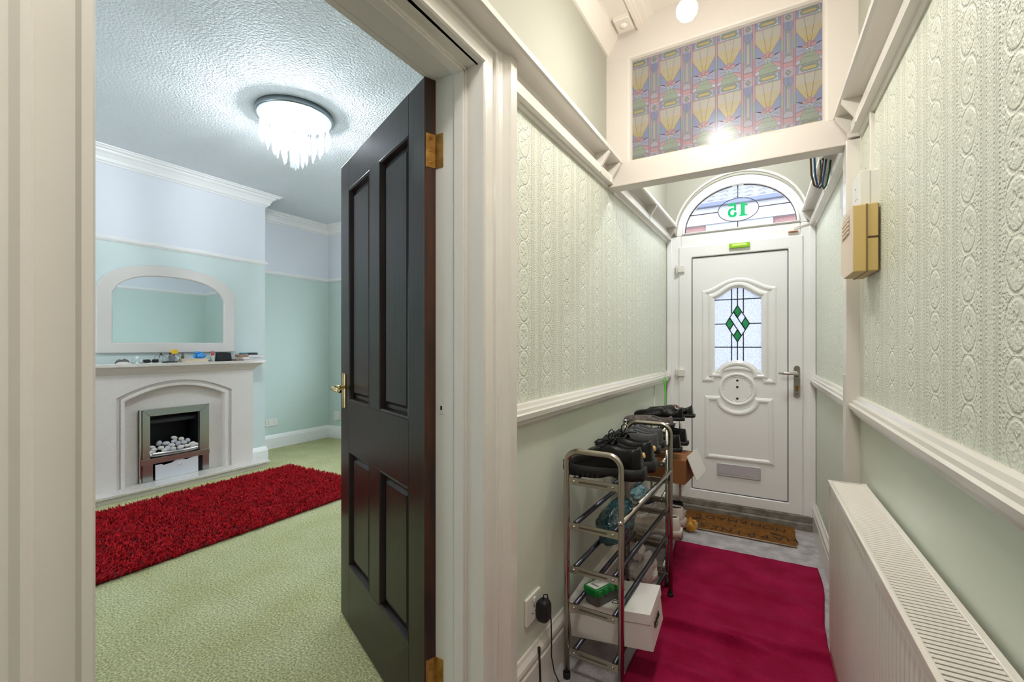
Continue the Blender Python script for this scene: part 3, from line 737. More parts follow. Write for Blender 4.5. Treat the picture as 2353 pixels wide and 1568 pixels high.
# number 15 reads from the street: mirrored from the hall. Slab-serif digits as outlines
k1 = [(-.42, 0), (.42, 0), (.42, .06), (.26, .14), (.26, 1.0), (.08, 1.0), (-.12, .88), (-.42, .82), (-.42, .70), (-.16, .72), (-.16, .14), (-.42, .06)]
five_o = [(.40, 1.0), (-.34, 1.0), (-.36, .44), (-.20, .44), (-.05, .54), (.10, .52), (.22, .42), (.24, .30), (.18, .19), (.06, .13), (-.06, .15), (-.14, .22), (-.12, .30), (-.24, .36), (-.40, .30), (-.42, .16), (-.30, .04), (-.08, -.02), (.16, .0), (.38, .10), (.50, .26), (.48, .46), (.34, .60), (.10, .66), (-.12, .62), (-.14, .80), (.42, .80)]
NUMG = glass_mat('green_vinyl', (.04, .62, .32), .04, .2, .75)
for poly, cx_ in ((k1, -.178), (five_o, -.244)):
    g = G(); g.prism([(cx_-x*.062, 2.084+z*.098) for x, z in poly][::-1], (0, YF+.022, 0), (1, 0, 0), (0, 0, 1), .002)
    g.build('numeral', NUMG, fpane, label='green house numeral')
# white trunking along the arch and a contact sensor
g = G(); tp = [(ACX+(ARX+.012)*math.cos(PI*i/26), YF-.012, AZ+.012+(ARZ+.012)*math.sin(PI*i/26)) for i in range(27)]
g.tube(tp, .009, 8)
o = g.build('arched_trunking', MT['plwhite']); tag(o, 'thin white trunking following the fanlight arch', 'trunking')
t = thing('contact_sensor', 'small beige contact sensor with wire above the front door', 'sensor', (.113, YD, 1.93))
g = G(); g.box(.084, .142, YF-.014, YF+.001, 1.918, 1.938); g.build('body', MT['creamf'], t, .002)
g = G(); g.box(.088, .138, YF-.019, YF-.013, 1.926, 1.932); g.build('slot', MT['brownl'], t)
g = G(); g.tube([(.118, YF-.008, 1.938), (.122, YF-.010, 1.952), (.15, YF-.008, 1.962), (.19, YF-.006, 1.968), (.222, YF-.005, 1.985)], .003, 6); g.build('wire', MT['creamf'], t)
t = thing('level_vial', 'lime green rectangular vial stuck above the door panel', 'level', (-.2, YD, 1.86))
g = G(); g.box(-.263, -.136, YD-.018, YD+.001, 1.858, 1.892); g.build('body', mat('lime_plastic', (150, 205, 40), .25), t, .003)
g = G(); g.box(-.245, -.154, YD-.0195, YD-.016, 1.868, 1.883); g.build('vial', mat('pale_lime_plastic', (205, 235, 110), .15), t, .002)

# ================================================================== TRANSOM WITH STAINED GLASS FILM
tr = thing('window_3', 'painted timber transom with patterned stained glass film', None, (-.2, YT, 1.95)); tr['kind'] = 'structure'
TX0, TX1, TZ0, TZ1 = -.592, .180, 2.052, 2.548
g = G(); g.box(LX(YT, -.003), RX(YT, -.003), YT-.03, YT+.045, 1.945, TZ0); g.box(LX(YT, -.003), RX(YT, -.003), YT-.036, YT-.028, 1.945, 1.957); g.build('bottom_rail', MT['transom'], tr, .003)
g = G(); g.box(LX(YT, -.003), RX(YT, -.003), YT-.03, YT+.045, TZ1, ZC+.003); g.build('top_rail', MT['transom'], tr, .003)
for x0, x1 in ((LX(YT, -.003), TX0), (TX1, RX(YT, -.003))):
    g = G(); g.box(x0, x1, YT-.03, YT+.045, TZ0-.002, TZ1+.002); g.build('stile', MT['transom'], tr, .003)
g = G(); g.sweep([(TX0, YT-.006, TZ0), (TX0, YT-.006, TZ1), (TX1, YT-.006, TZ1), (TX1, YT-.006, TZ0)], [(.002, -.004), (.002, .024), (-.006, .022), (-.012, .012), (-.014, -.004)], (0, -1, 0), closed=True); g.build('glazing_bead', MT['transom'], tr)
g = G(); g.box(TX0-.004, TX1+.004, YT-.002, YT+.003, TZ0-.004, TZ1+.004)
tpane = g.build('pane', PANE, tr)
# film artwork: flat printed shapes, clipped to the pane
FC = dict(bg=(160, 168, 190), yel=(212, 190, 122), yel2=(206, 200, 184), blue=(140, 154, 200), blue2=(164, 172, 210), grey=(164, 168, 178), pink=(208, 158, 166), pinkd=(196, 138, 148), grn=(160, 178, 154), grnd=(142, 160, 130), line=(112, 108, 122), lil=(190, 184, 204), yel3=(208, 194, 150))
FC = {k: tuple(int((c*.72+w_*.28)*.88) for c, w_ in zip(v, (184, 178, 182))) for k, v in FC.items()}
FK = list(FC); FM = [mat('film_'+['backing_lilac','yellow','pale_yellow','blue','pale_blue','grey','pink','rose','green','moss','outline','lilac','mid_yellow'][i], FC[k], .28, coat=.7) for i, k in enumerate(FK)]
def clip(poly, x0, x1, z0, z1):
    for ax, lim, sg in ((0, x0, 1), (0, x1, -1), (1, z0, 1), (1, z1, -1)):
        out = []
        for i in range(len(poly)):
            p, q = poly[i-1], poly[i]; dp = (p[ax]-lim)*sg; dq = (q[ax]-lim)*sg
            if dp >= 0: out.append(p) if False else None
            if (dp >= 0) != (dq >= 0):
                t_ = dp/(dp-dq); out.append((p[0]+(q[0]-p[0])*t_, p[1]+(q[1]-p[1])*t_))
            if dq >= 0: out.append(q)
        poly = out
        if len(poly) < 3: return []
    return poly
for m_ in FM:      # printed film lets part of the light through
    nt = m_.node_tree; b_ = nt.nodes['Principled BSDF']; o_ = nt.nodes['Material Output']
    t_ = nt.nodes.new('ShaderNodeBsdfTranslucent'); t_.inputs[0].default_value = b_.inputs['Base Color'].default_value
    mx = nt.nodes.new('ShaderNodeMixShader'); mx.inputs[0].default_value = .35
    nt.links.new(b_.outputs[0], mx.inputs[1]); nt.links.new(t_.outputs[0], mx.inputs[2]); nt.links.new(mx.outputs[0], o_.inputs[0])
fg = G()
def shp(col, poly, lay):
    poly = clip(poly, TX0+.001, TX1-.001, TZ0+.001, TZ1-.001)
    if len(poly) < 3: return
    a_ = sum(poly[i-1][0]*poly[i][1]-poly[i][0]*poly[i-1][1] for i in range(len(poly)))
    if a_ < 0: poly = poly[::-1]
    fg.cm = FK.index(col); fg.add([(x, YT-.0025-lay*.00012, z) for x, z in poly], [tuple(range(len(poly)))], False)
def ln(p, q, w=.0011, lay=6, col='line'): 
    dx, dz = q[0]-p[0], q[1]-p[1]; l_ = math.hypot(dx, dz) or 1; nx, nz = -dz/l_*w/2, dx/l_*w/2
    shp(col, [(p[0]-nx, p[1]-nz), (q[0]-nx, q[1]-nz), (q[0]+nx, q[1]+nz), (p[0]+nx, p[1]+nz)], lay)
def poly_l(col, P_, lay, w=.0011):
    shp(col, P_, lay)
    for i in range(len(P_)): ln(P_[i-1], P_[i], w, lay+.5)
def tile(ox, oz):
    T = lambda L_: [(ox+x, oz+z) for x, z in L_]
    fan = [(-.046, .136), (-.012, .078), (.012, .078), (.046, .136), (.046, .186), (-.046, .186)]
    for col, z0, z1 in (('yel', .07, .112), ('yel3', .112, .146), ('yel2', .146, .19)):
        q = clip(fan, -.05, .05, z0, z1)
        if q: shp(col, T(q), 1)
    for i in range(6): ln(*T([fan[i-1], fan[i]]), lay=1.5)
    for x in (-.014, .014): ln(*T([(x*.35, .082), (x*1.35, .186)]))
    for s_ in (-1, 1):
        poly_l('blue', T([(s_*.046, .136), (s_*.008, .074), (s_*.006, .06), (s_*.046, .076)]), 2)
        poly_l('blue2', T([(s_*.046, .076)]+[(s_*(.046-.034*math.sin(a)), .052+.024*math.cos(a)) for a in (.3, .6, .9, 1.2, 1.5)]+[(s_*.008, .046), (s_*.046, .030)]), 2)
        poly_l('pink', T([(s_*.046, .034), (s_*.012, .046), (s_*.022, .022), (s_*.046, .014)]), 2.2)
        for k in range(5):      # curl
            a = k*.7; p_ = (s_*(.026+.010*math.cos(a)), .050+.006*math.sin(a)); q_ = (s_*(.026+.010*math.cos(a+.7)), .050+.006*math.sin(a+.7)); 
            if k < 4: ln(*T([p_, q_]), w=.0028, lay=4, col='grnd')
        ln(*T([(s_*.005, .05), (s_*.020, .040)]), w=.0026, lay=4, col='grnd')
    poly_l('grn', T([(.046, .0)]+[(.032*math.cos(PI*k/8), .006+.038*math.sin(PI*k/8)) for k in range(9)]+[(-.046, .0)]), 3)
    ln(*T([(-.02, .026), (.02, .026)]))
    for k, a in enumerate((-1.15, -.6, 0, .6, 1.15)):
        d_ = V((math.sin(a), math.cos(a))); n_ = V((d_.y, -d_.x)); c_ = V((0, .062))
        P_ = [c_+d_*.003, c_+d_*.013+n_*.0068, c_+d_*.024+n_*.004, c_+d_*.028, c_+d_*.024-n_*.004, c_+d_*.013-n_*.0068]
        poly_l('pink' if k % 2 == 0 else 'pinkd', T([(p.x, p.y) for p in P_]), 4.2+1.1*k, .0008)
    poly_l('yel2', T([(-.005, .055), (.005, .055), (.004, .064), (-.004, .064)]), 10, .0008)
    shp('grnd', T([(-.004, .038), (.004, .038), (.002, .056), (-.002, .056)]), 4)
    # horizontal band above: gem and beads
    b0, b1 = .190, .222
    shp('pink', T([(-.05, .186), (.0, .186), (.0, .1905), (-.05, .1905)]), 1.5); shp('grn', T([(.0, .186), (.05, .186), (.05, .1905), (.0, .1905)]), 1.5)
    shp('grn', T([(-.03, b1-.004), (.03, b1-.004), (.03, b1+.002), (-.03, b1+.002)]), 1.5)
    shp('pink', T([(-.05, b1-.002), (-.03, b1-.002), (-.03, b1+.002), (-.05, b1+.002)]), 1.6); shp('pink', T([(.03, b1-.002), (.05, b1-.002), (.05, b1+.002), (.03, b1+.002)]), 1.6)
    poly_l('grnd', T([(-.034, .206), (-.026, .195), (.026, .195), (.034, .206), (.026, .217), (-.026, .217)]), 2)
    poly_l('yel', T([(-.026, .206), (-.02, .200), (.02, .200), (.026, .206), (.02, .212), (-.02, .212)]), 2.6)
    for s_ in (-1, 1):
        for dz in (.199, .212): poly_l('blue', T([(s_*.041+.006*math.cos(PI/3*k), dz+.006*math.sin(PI/3*k)) for k in range(6)]), 2)
    for z in (.186, .1905, b1-.003, b1+.002): ln(*T([(-.05, z), (.05, z)]), lay=3)
def narrow(ox, oz, w=.0165):
    T = lambda L_: [(ox+x, oz+z) for x, z in L_]
    shp('grey', T([(-w, .0), (w, .0), (w, .186), (-w, .186)]), .6)
    poly_l('blue', T([(-w, .186), (-w, .166), (-.004, .148), (.004, .148), (w, .166), (w, .186)]), 2)
    poly_l('yel2', T([(-.005, .052), (.005, .052), (.005, .146), (-.005, .146)]), 2)
    ln(*T([(0, .06), (0, .14)])); ln(*T([(0, .186), (0, .15)]))
    for s_ in (-1, 1): shp('blue2', T([(s_*.008, .06), (s_*w*.9, .06), (s_*w*.9, .15), (s_*.008, .145)]), 1.4); ln(*T([(s_*.010, .05), (s_*.010, .155)]))
    poly_l('grn', T([(0, .140), (.006, .147), (0, .154), (-.006, .147)]), 3)
    poly_l('grn', T([(-.005, .056), (0, .048), (.005, .056), (0, .062)]), 3)
    poly_l('lil', T([(-w, .024), (w, .024), (w, .040), (.004, .05), (-.004, .05), (-w, .040)]), 2)
    shp('pink', T([(-w, .0), (w, .0), (w, .022), (-w, .022)]), 1.5)
    shp('lil', T([(-w, .190), (w, .190), (w, .222), (-w, .222)]), 2)
    poly_l('grnd', T([(0, .194), (.011, .206), (0, .218), (-.011, .206)]), 3); poly_l('grn', T([(-.006, .201), (.006, .201), (.006, .211), (-.006, .211)]), 3.6)
    for s_ in (-1, 1):      # upright bars either side
        x = s_*.0215
        for col, z0, z1 in (('pink', .118, .222), ('grn', .074, .118), ('pinkd', 0, .074)):
            shp(col, T([(x-.0045, z0), (x+.0045, z0), (x+.0045, z1), (x-.0045, z1)]), 2.4)
        ln(*T([(x-.0045, 0), (x-.0045, .225)]), lay=4); ln(*T([(x+.0045, 0), (x+.0045, .225)]), lay=4)
    for z in (.022, .186, .1905, .220): ln(*T([(-w, z), (w, z)]), lay=4)
shp('bg', [(TX0, TZ0), (TX1, TZ0), (TX1, TZ1), (TX0, TZ1)], 0)
for oz in (1.862, 2.0865, 2.3115):
    for fx in (-.549, -.406, -.264, -.163, -.019, .125): tile(fx, oz)
    for nx_ in (-.4775, -.335, -.091, .053): narrow(nx_, oz)
    for x in (-.2135,):
        for col, z0, z1 in (('pink', .118, .222), ('grn', .074, .118), ('pinkd', 0, .074)): shp(col, [(x-.004, oz+z0), (x+.004, oz+z0), (x+.004, oz+z1), (x-.004, oz+z1)], 2.4)
        ln((x-.004, oz), (x-.004, oz+.225), lay=4); ln((x+.004, oz), (x+.004, oz+.225), lay=4)
fo = fg.build('printed_film', FM, tpane, fixn=False); fo['label'] = 'stained glass effect film with flowers'

# ================================================================== LIVING ROOM: FIREPLACE
FC_Y = 1.887
fp = thing('fireplace_surround', 'beige marble fireplace surround with arched opening and hearth', 'fireplace', (-4.4, FC_Y, 0))
g = G(); g.box(-4.50, -4.27, 1.165, 2.610, .040, .062); g.build('hearth_slab', MT['stoneh'], fp, .004)
g = G(); g.box(-4.50, -4.295, 1.185, 2.592, 0, .041); g.build('hearth_base', MT['stone'], fp, .002)
HW = .625
def arch_pts(hw, zs, za, n=16):     # opening outline: up the right side, arch, down the left, in (y, z)
    return [(FC_Y+hw, .062)]+[(FC_Y+hw*math.cos(PI*i/n) if 0 < i < n else FC_Y+(hw if i == 0 else -hw), zs+(za-zs)*math.sin(PI*i/n)**.85) for i in range(n+1)]+[(FC_Y-hw, .062)]
def flat_arch(hw, zs, za, n=16):
    P_ = [(FC_Y+hw, .062)]
    for i in range(n+1):
        u = 1-2*i/n; P_.append((FC_Y+hw*u, zs+(za-zs)*(1-u*u)))
    return P_+[(FC_Y-hw, .062)]
def outer_match(P_, hw, zt):
    out = []
    for k, (y, z) in enumerate(P_):
        if k == 0: out.append((FC_Y+hw, .062))
        elif k == len(P_)-1: out.append((FC_Y-hw, .062))
        else:
            if k == 1: out.append((FC_Y+hw, zt))
            elif k == len(P_)-2: out.append((FC_Y-hw, zt))
            else: out.append((y*1.0, zt))
    return out
def band(outer, inner, x0, x1, name, m_, bev=.003):
    g = G(); n = len(outer); vs = [(x0, y, z) for y, z in outer]+[(x0, y, z) for y, z in inner]+[(x1, y, z) for y, z in outer]+[(x1, y, z) for y, z in inner]; fs = []
    for k in range(n-1):
        j = k+1; fs += [(2*n+k, 2*n+j, 3*n+j, 3*n+k), (j, k, n+k, n+j), (k, j, 2*n+j, 2*n+k), (n+j, n+k, 3*n+k, 3*n+j)]
    g.add(vs, fs, False); return g.build(name, m_, fp, bev)
ho = flat_arch(.428, .775, .893)
band(outer_match(ho, HW, .965), ho, -4.50, -4.395, 'surround_face', MT['stone'])
h1 = flat_arch(.400, .760, .872); h2 = flat_arch(.372, .745, .846)
band(ho, h1, -4.50, -4.415, 'arch_step', MT['stone']); band(h1, h2, -4.50, -4.402, 'arch_bead', MT['stone'], .006)
g = G()
q0, q1, qz = 1.684, 2.069, .604
zar = lambda y: .745+(.846-.745)*(1-((y-FC_Y)/.372)**2)
g.prism([(FC_Y-.372, .062), (q0, .062), (q0, zar(q0)), (FC_Y-.29, zar(FC_Y-.29)), (FC_Y-.372, .745)], (-4.505, 0, 0), (0, 1, 0), (0, 0, 1), .033)
g.prism([(q1, .062), (FC_Y+.372, .062), (FC_Y+.372, .745), (FC_Y+.29, zar(FC_Y+.29)), (q1, zar(q1))], (-4.505, 0, 0), (0, 1, 0), (0, 0, 1), .033)
g.prism([(q0, qz), (q1, qz)]+[(q1+(q0-q1)*i/10., zar(q1+(q0-q1)*i/10.)) for i in range(11)], (-4.505, 0, 0), (0, 1, 0), (0, 0, 1), .033)
g.build('back_panel', MT['stone'], fp)
g = G(); g.sweep([(-4.498, 2.512, 0), (-4.395, 2.512, 0), (-4.395, 1.262, 0), (-4.498, 1.262, 0)][::-1], [(0, .955), (-.010, .960), (-.018, .972), (-.030, .984), (-.048, .996), (-.058, 1.004), (-.060, 1.018), (.02, 1.018)]); g.build('mantel_moulding', MT['stone'], fp)
g = G(); g.box(-4.50, -4.305, 1.185, 2.590, 1.018, 1.045); g.build('mantel_shelf', MT['stoneh'], fp, .004)

# --- gas fire
gf = thing('gas_fire', 'inset gas fire with brushed steel frame and dark firebox', 'gas fire', (-4.45, 1.878, .062))
F0, F1, FZ0, FZ1 = 1.618, 2.140, .063, .660
g = G(); g.ring([(F0+.004, FZ0), (F1-.004, FZ0), (F1-.004, FZ1-.004), (F0+.004, FZ1-.004)], [(1.685, .085), (2.068, .085), (2.068, .604), (1.685, .604)], (-4.474, 0, 0), (0, 1, 0), (0, 0, 1), .018); g.build('frame_backing', MT['firebox'], gf)
XF = -4.452
def facepoly(pts, name, h=.012, m_=MT['steel'], x=XF, par=None):
    g = G(); g.prism(pts, (x, 0, 0), (0, 1, 0), (0, 0, 1), h); return g.build(name, m_, par or gf, .0015)
facepoly([(F0+.022, .250), (1.693, .250), (1.693, .598), (F0+.022, .655)], 'frame_side'); facepoly([(2.062, .250), (F1, .250), (F1, .655), (2.062, .598)], 'frame_side')
facepoly([(F0+.022, .656), (1.694, .600), (2.061, .600), (F1, .656)], 'frame_top'); facepoly([(F0+.012, .205), (F1, .205), (F1, .252), (F0+.012, .252)], 'crossbar', .020)
facepoly([(F0+.002, .063), (F0+.012, .063), (F0+.012, .660), (F0+.002, .660)], 'chrome_edge', .022, MT['chrome']); facepoly([(F0+.002, .654), (F1, .654), (F1, .661), (F0+.002, .661)], 'chrome_edge', .016, MT['chrome'])
facepoly([(F0+.022, .063), (1.712, .063), (1.712, .206), (F0+.022, .206)], 'lower_side'); facepoly([(2.085, .063), (F1, .063), (F1, .206), (2.085, .206)], 'lower_side')
g = G(); g.box(-4.695, -4.478, 1.685, 1.690, .065, .604); g.box(-4.695, -4.478, 2.063, 2.068, .065, .604); g.box(-4.695, -4.478, 1.685, 2.068, .599, .604); g.box(-4.695, -4.478, 1.685, 2.068, .065, .070); g.box(-4.699, -4.690, 1.685, 2.068, .065, .604)
g.box(-4.69, -4.478, 1.690, 2.063, .205, .285); fb = g.build('firebox', MT['firebox'], gf)
g = G(); g.prism([(0, .540), (.016, .528), (.016, .556), (0, .570)], (-4.53, 1.69, 0), (1, 0, 0), (0, 0, 1), -.373); g.build('canopy_ledge', mat('dark_grey_iron', (46, 48, 54), .4), fb)
# coal tray front (curved strip), control panel
g = G()
def tray(u, v): 
    y = 1.690+.372*u; b = math.sin(PI*u)*.030; return (-4.445+b, y, .262+.034*v)
g.grid(tray, 18, 2); g.grid(lambda u, v: (-4.470+(.025+math.sin(PI*u)*.030)*v, 1.690+.372*u, .290), 18, 2)
tr_ = g.build('tray', MT['steel'], gf); md = tr_.modifiers.new('solid', 'SOLIDIFY'); md.thickness = .003
cp = facepoly([(1.730, .063), (2.052, .063), (2.052, .215), (2.020, .205), (1.958, .190), (1.945, .196), (1.925, .204), (1.885, .206), (1.865, .196), (1.850, .186), (1.790, .178), (1.775, .190), (1.730, .190)], 'control_panel', .006, mat('pale_silver_panel', (222, 224, 228), .35, .3), XF+.004)
g = G(); g.lathe([(0, .012), (.008, .011), (.009, 0)], (XF+.010, 1.905, .165), eul(0, PI/2, 0), 14); g.build('control_knob', MT['chrome'], cp)
for y, z in ((F0+.030, .272), (F0+.030, .292), (F1-.008, .272), (F1-.008, .292)):
    g = G(); g.lathe([(0, .003), (.003, .002), (.004, 0)], (XF+.012, y, z), eul(0, PI/2, 0), 8); g.build('screw', MT['chrome'], gf)
# pebbles
pebs = [(1.710, .302, 0), (1.716, .338, 1), (1.722, .318, 0), (1.772, .360, 2), (1.778, .322, 0), (1.80, .30, 1), (1.822, .350, 3), (1.822, .312, 2), (1.858, .330, 0), (1.862, .302, 1), (1.882, .358, 3), (1.884, .388, 0), (1.906, .335, 2), (1.918, .305, 0), (1.938, .368, 1), (1.948, .338, 3), (1.965, .308, 0), (1.986, .345, 2), (2.005, .318, 1), (2.030, .308, 0), (2.012, .300, 1)]
random.seed(5)
for y, z, k in pebs:
    g = G(); R_ = eul(random.uniform(-.3, .3), random.uniform(-.4, .4), random.uniform(-.5, .5))
    sx = random.uniform(.020, .024); 
    if k == 2: r_ = (.018, .021, .024)
    else: r_ = (.019, random.uniform(.025, .030), random.uniform(.015, .018))
    x = -4.452 if z < .32 else (-4.468 if z < .345 else -4.486)
    g.ell((x, y, z), r_, R_, 14, 9)
    o = g.build('pebble', MT['pebblew'] if k in (0, 1) else MT['pebble'])
    tag(o, 'smooth warm white pebble heaped on the gas fire tray' if k in (0, 1) else 'smooth cool grey pebble heaped on the gas fire tray', 'pebble', 'warm white pebbles on the gas fire' if k in (0, 1) else 'grey pebbles on the gas fire')

# --- overmantel mirror
mr = thing('overmantel_mirror', 'arched overmantel mirror with wide cream frame', 'mirror', (-4.47, 1.872, 1.128))
def mir(d, n=24):
    y0, y1, zb = 1.362+d, 2.380-d, 1.128+d*.85; c = (y0+y1)/2; hw = (y1-y0)/2; zs, za = 1.650-d*.45, 1.862-d*.92; P_ = [(y0, zb), (y1, zb)]
    for i in range(n+1):
        u = 1-2*i/n; P_.append((c+hw*u, zs+(za-zs)*(1-abs(u)**2.6)**.62))
    return P_
O_ = mir(0); I_ = mir(.095)
g = G(); g.ring(O_, I_, (-4.498, 0, 0), (0, 1, 0), (0, 0, 1), .028); g.build('frame', mat('cream_painted_frame', (214, 208, 202), .35), mr, .005)
g = G(); g.ring(mir(.090), mir(.099), (-4.492, 0, 0), (0, 1, 0), (0, 0, 1), .014); g.build('frame_lip', mat('cream_frame_lip', (205, 200, 196), .3), mr)
g = G(); g.prism(mir(.092), (-4.494, 0, 0), (0, 1, 0), (0, 0, 1), .008); g.build('mirror_glass', MT['mirror'], mr)

# --- red shag rug
rr = thing('shag_rug', 'deep red shaggy rug lying in front of the hearth', 'rug', (-3.48, 1.6, 0))
RX0, RX1, RY0, RY1 = -4.105, -2.865, .50, 2.715
g = G(); g.prism(rrect(RX0+.02, RX1-.02, RY0+.02, RY1-.02, .03), (0, 0, .001), (1, 0, 0), (0, 1, 0), .010); g.build('backing', mat('dark_red_backing', (96, 8, 18), .9), rr)
REDM, nt, b_ = newmat('red_shag_pile'); b_.inputs['Roughness'].default_value = .75; b_.inputs['Specular IOR Level'].default_value = .25
at = nt.nodes.new('ShaderNodeAttribute'); at.attribute_name = 'tuft'
cr = nt.nodes.new('ShaderNodeValToRGB'); cr.color_ramp.elements[0].color = lin((130, 2, 14)); cr.color_ramp.elements[1].color = lin((206, 8, 26))
nt.links.new(at.outputs['Fac'], cr.inputs[0]); nt.links.new(cr.outputs[0], b_.inputs['Base Color'])
rng = np.random.default_rng(3)
NT = 26000
px = rng.uniform(RX0+.005, RX1-.005, NT); py = rng.uniform(RY0+.005, RY1-.005, NT)
lean = np.sin(px*17+np.sin(py*9)*2)+np.sin(py*23+px*11)+rng.normal(0, 1.6, NT); ln_ = rng.uniform(.020, .038, NT); tlt = rng.uniform(.2, 1.15, NT)
bx_ = np.cos(lean)*np.sin(tlt)*ln_; by_ = np.sin(lean)*np.sin(tlt)*ln_; bz_ = np.cos(tlt)*ln_
rad = rng.uniform(.0032, .0055, NT); ra = rng.uniform(0, 6.28, NT)
ver = np.zeros((NT, 7, 3)); z0 = .008
for k in range(3):
    ca, sa = np.cos(ra+k*2.094), np.sin(ra+k*2.094)
    ver[:, k, 0] = px+ca*rad*.8; ver[:, k, 1] = py+sa*rad*.8; ver[:, k, 2] = z0
    ver[:, 3+k, 0] = px+bx_*.45+ca*rad; ver[:, 3+k, 1] = py+by_*.45+sa*rad; ver[:, 3+k, 2] = z0+bz_*.62
ver[:, 6, 0] = px+bx_; ver[:, 6, 1] = py+by_; ver[:, 6, 2] = z0+bz_*.95
fc = []
base = np.arange(NT)*7
for k in range(3):
    j = (k+1) % 3; fc.append(np.stack([base+k, base+j, base+3+j], 1)); fc.append(np.stack([base+k, base+3+j, base+3+k], 1)); fc.append(np.stack([base+3+k, base+3+j, base+6], 1))
fc = np.concatenate(fc); me = bpy.data.meshes.new('pile')
me.vertices.add(NT*7); me.vertices.foreach_set('co', ver.reshape(-1)); nf = len(fc)
me.loops.add(nf*3); me.loops.foreach_set('vertex_index', fc.reshape(-1).astype(np.int32)); me.polygons.add(nf); me.polygons.foreach_set('loop_start', np.arange(0, nf*3, 3, dtype=np.int32))
at_ = me.attributes.new('tuft', 'FLOAT', 'POINT'); at_.data.foreach_set('value', np.repeat(rng.uniform(0, 1, NT), 7).astype(np.float32))
me.update(); me.validate(); me.materials.append(REDM)
o = bpy.data.objects.new('pile', me); COL.objects.link(o); adopt(o, rr); o['kind'] = 'stuff'; o['label'] = 'thick red shaggy pile'

# --- crystal ceiling light
cl = thing('crystal_ceiling_light', 'flush ceiling light with chrome plate and hanging crystal drops', 'ceiling light', (-2.735, 1.842, ZC))
CX, CY, CR = -2.735, 1.842, .236
g = G(); g.lathe([(0, ZC), (CR, ZC), (CR, ZC-.030), (CR-.004, ZC-.036), (CR-.014, ZC-.038), (CR-.018, ZC-.030), (0, ZC-.030)], (CX, CY, 0), n=56); g.build('mounting_plate', mat('satin_chrome_plate', (150, 160, 166), .22, .9), cl)
BULB = emit_mat('cool_white_lamp', (.86, .94, 1.0), CHAND_BULB)
CRY, nt, b_ = newmat('crystal'); b_.inputs['Base Color'].default_value = (.95, .98, 1, 1); b_.inputs['Roughness'].default_value = .08
nt.nodes.remove(b_); o_ = nt.nodes['Material Output']
t_ = nt.nodes.new('ShaderNodeBsdfTranslucent'); t_.inputs[0].default_value = (.92, .96, 1, 1); gl = nt.nodes.new('ShaderNodeBsdfGlossy'); gl.inputs['Roughness'].default_value = .05
tp_ = nt.nodes.new('ShaderNodeBsdfTransparent'); m1 = nt.nodes.new('ShaderNodeMixShader'); m1.inputs[0].default_value = .10; m2 = nt.nodes.new('ShaderNodeMixShader'); m2.inputs[0].default_value = .30
nt.links.new(tp_.outputs[0], m1.inputs[1]); nt.links.new(t_.outputs[0], m1.inputs[2]); nt.links.new(m1.outputs[0], m2.inputs[1]); nt.links.new(gl.outputs[0], m2.inputs[2]); nt.links.new(m2.outputs[0], o_.inputs[0])
for k in range(5):
    a = 2*PI*k/5+.4; x, y = CX+.085*math.cos(a), CY+.085*math.sin(a)
    g = G(); g.cyl((x, y, ZC-.030), (x, y, ZC-.058), .012, 12); h_ = g.build('lamp_holder', MT['plwhite'], cl)
    g = G(); g.lathe([(.008, 0), (.013, -.006), (.014, -.020), (.010, -.032), (0, -.038)], (x, y, ZC-.058), n=14); g.build('lamp', BULB, h_)
def drop_mesh():      # flat pointed crystal drop, 8-sided
    g = G(); prof = [(.0, 0), (.006, -.012), (.010, -.045), (.016, -.080), (.0145, -.100), (.006, -.124), (0, -.135)]
    vs = []; 
    for r, z in prof: vs += [(r*math.cos(PI/3*k), r*.55*math.sin(PI/3*k), z) for k in range(6)]
    g.add(vs, [(i*6+k, i*6+(k+1) % 6, (i+1)*6+(k+1) % 6, (i+1)*6+k) for i in range(len(prof)-1) for k in range(6)], False)
    return g
proto = None; bead_proto = {}
rows = [(.205, 20, .035, .0), (.165, 15, .085, .1), (.118, 11, .130, .2), (.070, 7, .172, .05), (.025, 3, .200, .3)]
for r, n, drop, ph in rows:
    for k in range(n):
        a = 2*PI*k/n+ph; x, y = CX+r*math.cos(a), CY+r*math.sin(a)
        key = round(drop, 3)
        if key not in bead_proto:
            g = G(); nb = max(2, int(drop/.016))
            for q in range(nb): g.ell((0, 0, -.004-q*(drop/nb)), (.0055, .0055, .0055), None, 6, 4)
            g.cyl((0, 0, .0), (0, 0, -drop-.004), .0007, 4)
            bead_proto[key] = g.build('bead_string', CRY, cl); bs = bead_proto[key]
        else:
            bs = bead_proto[key].copy(); COL.objects.link(bs); adopt(bs, cl)
        bs.location = (x, y, ZC-.031); bs.rotation_euler = (0, 0, a)
        if proto is None: proto = drop_mesh().build('crystal_drop', CRY, cl); dr = proto
        else: dr = proto.copy(); COL.objects.link(dr); adopt(dr, cl)
        dr.location = (x, y, ZC-.033-drop); dr.rotation_euler = (0, 0, a+PI/2+random.uniform(-.5, .5))

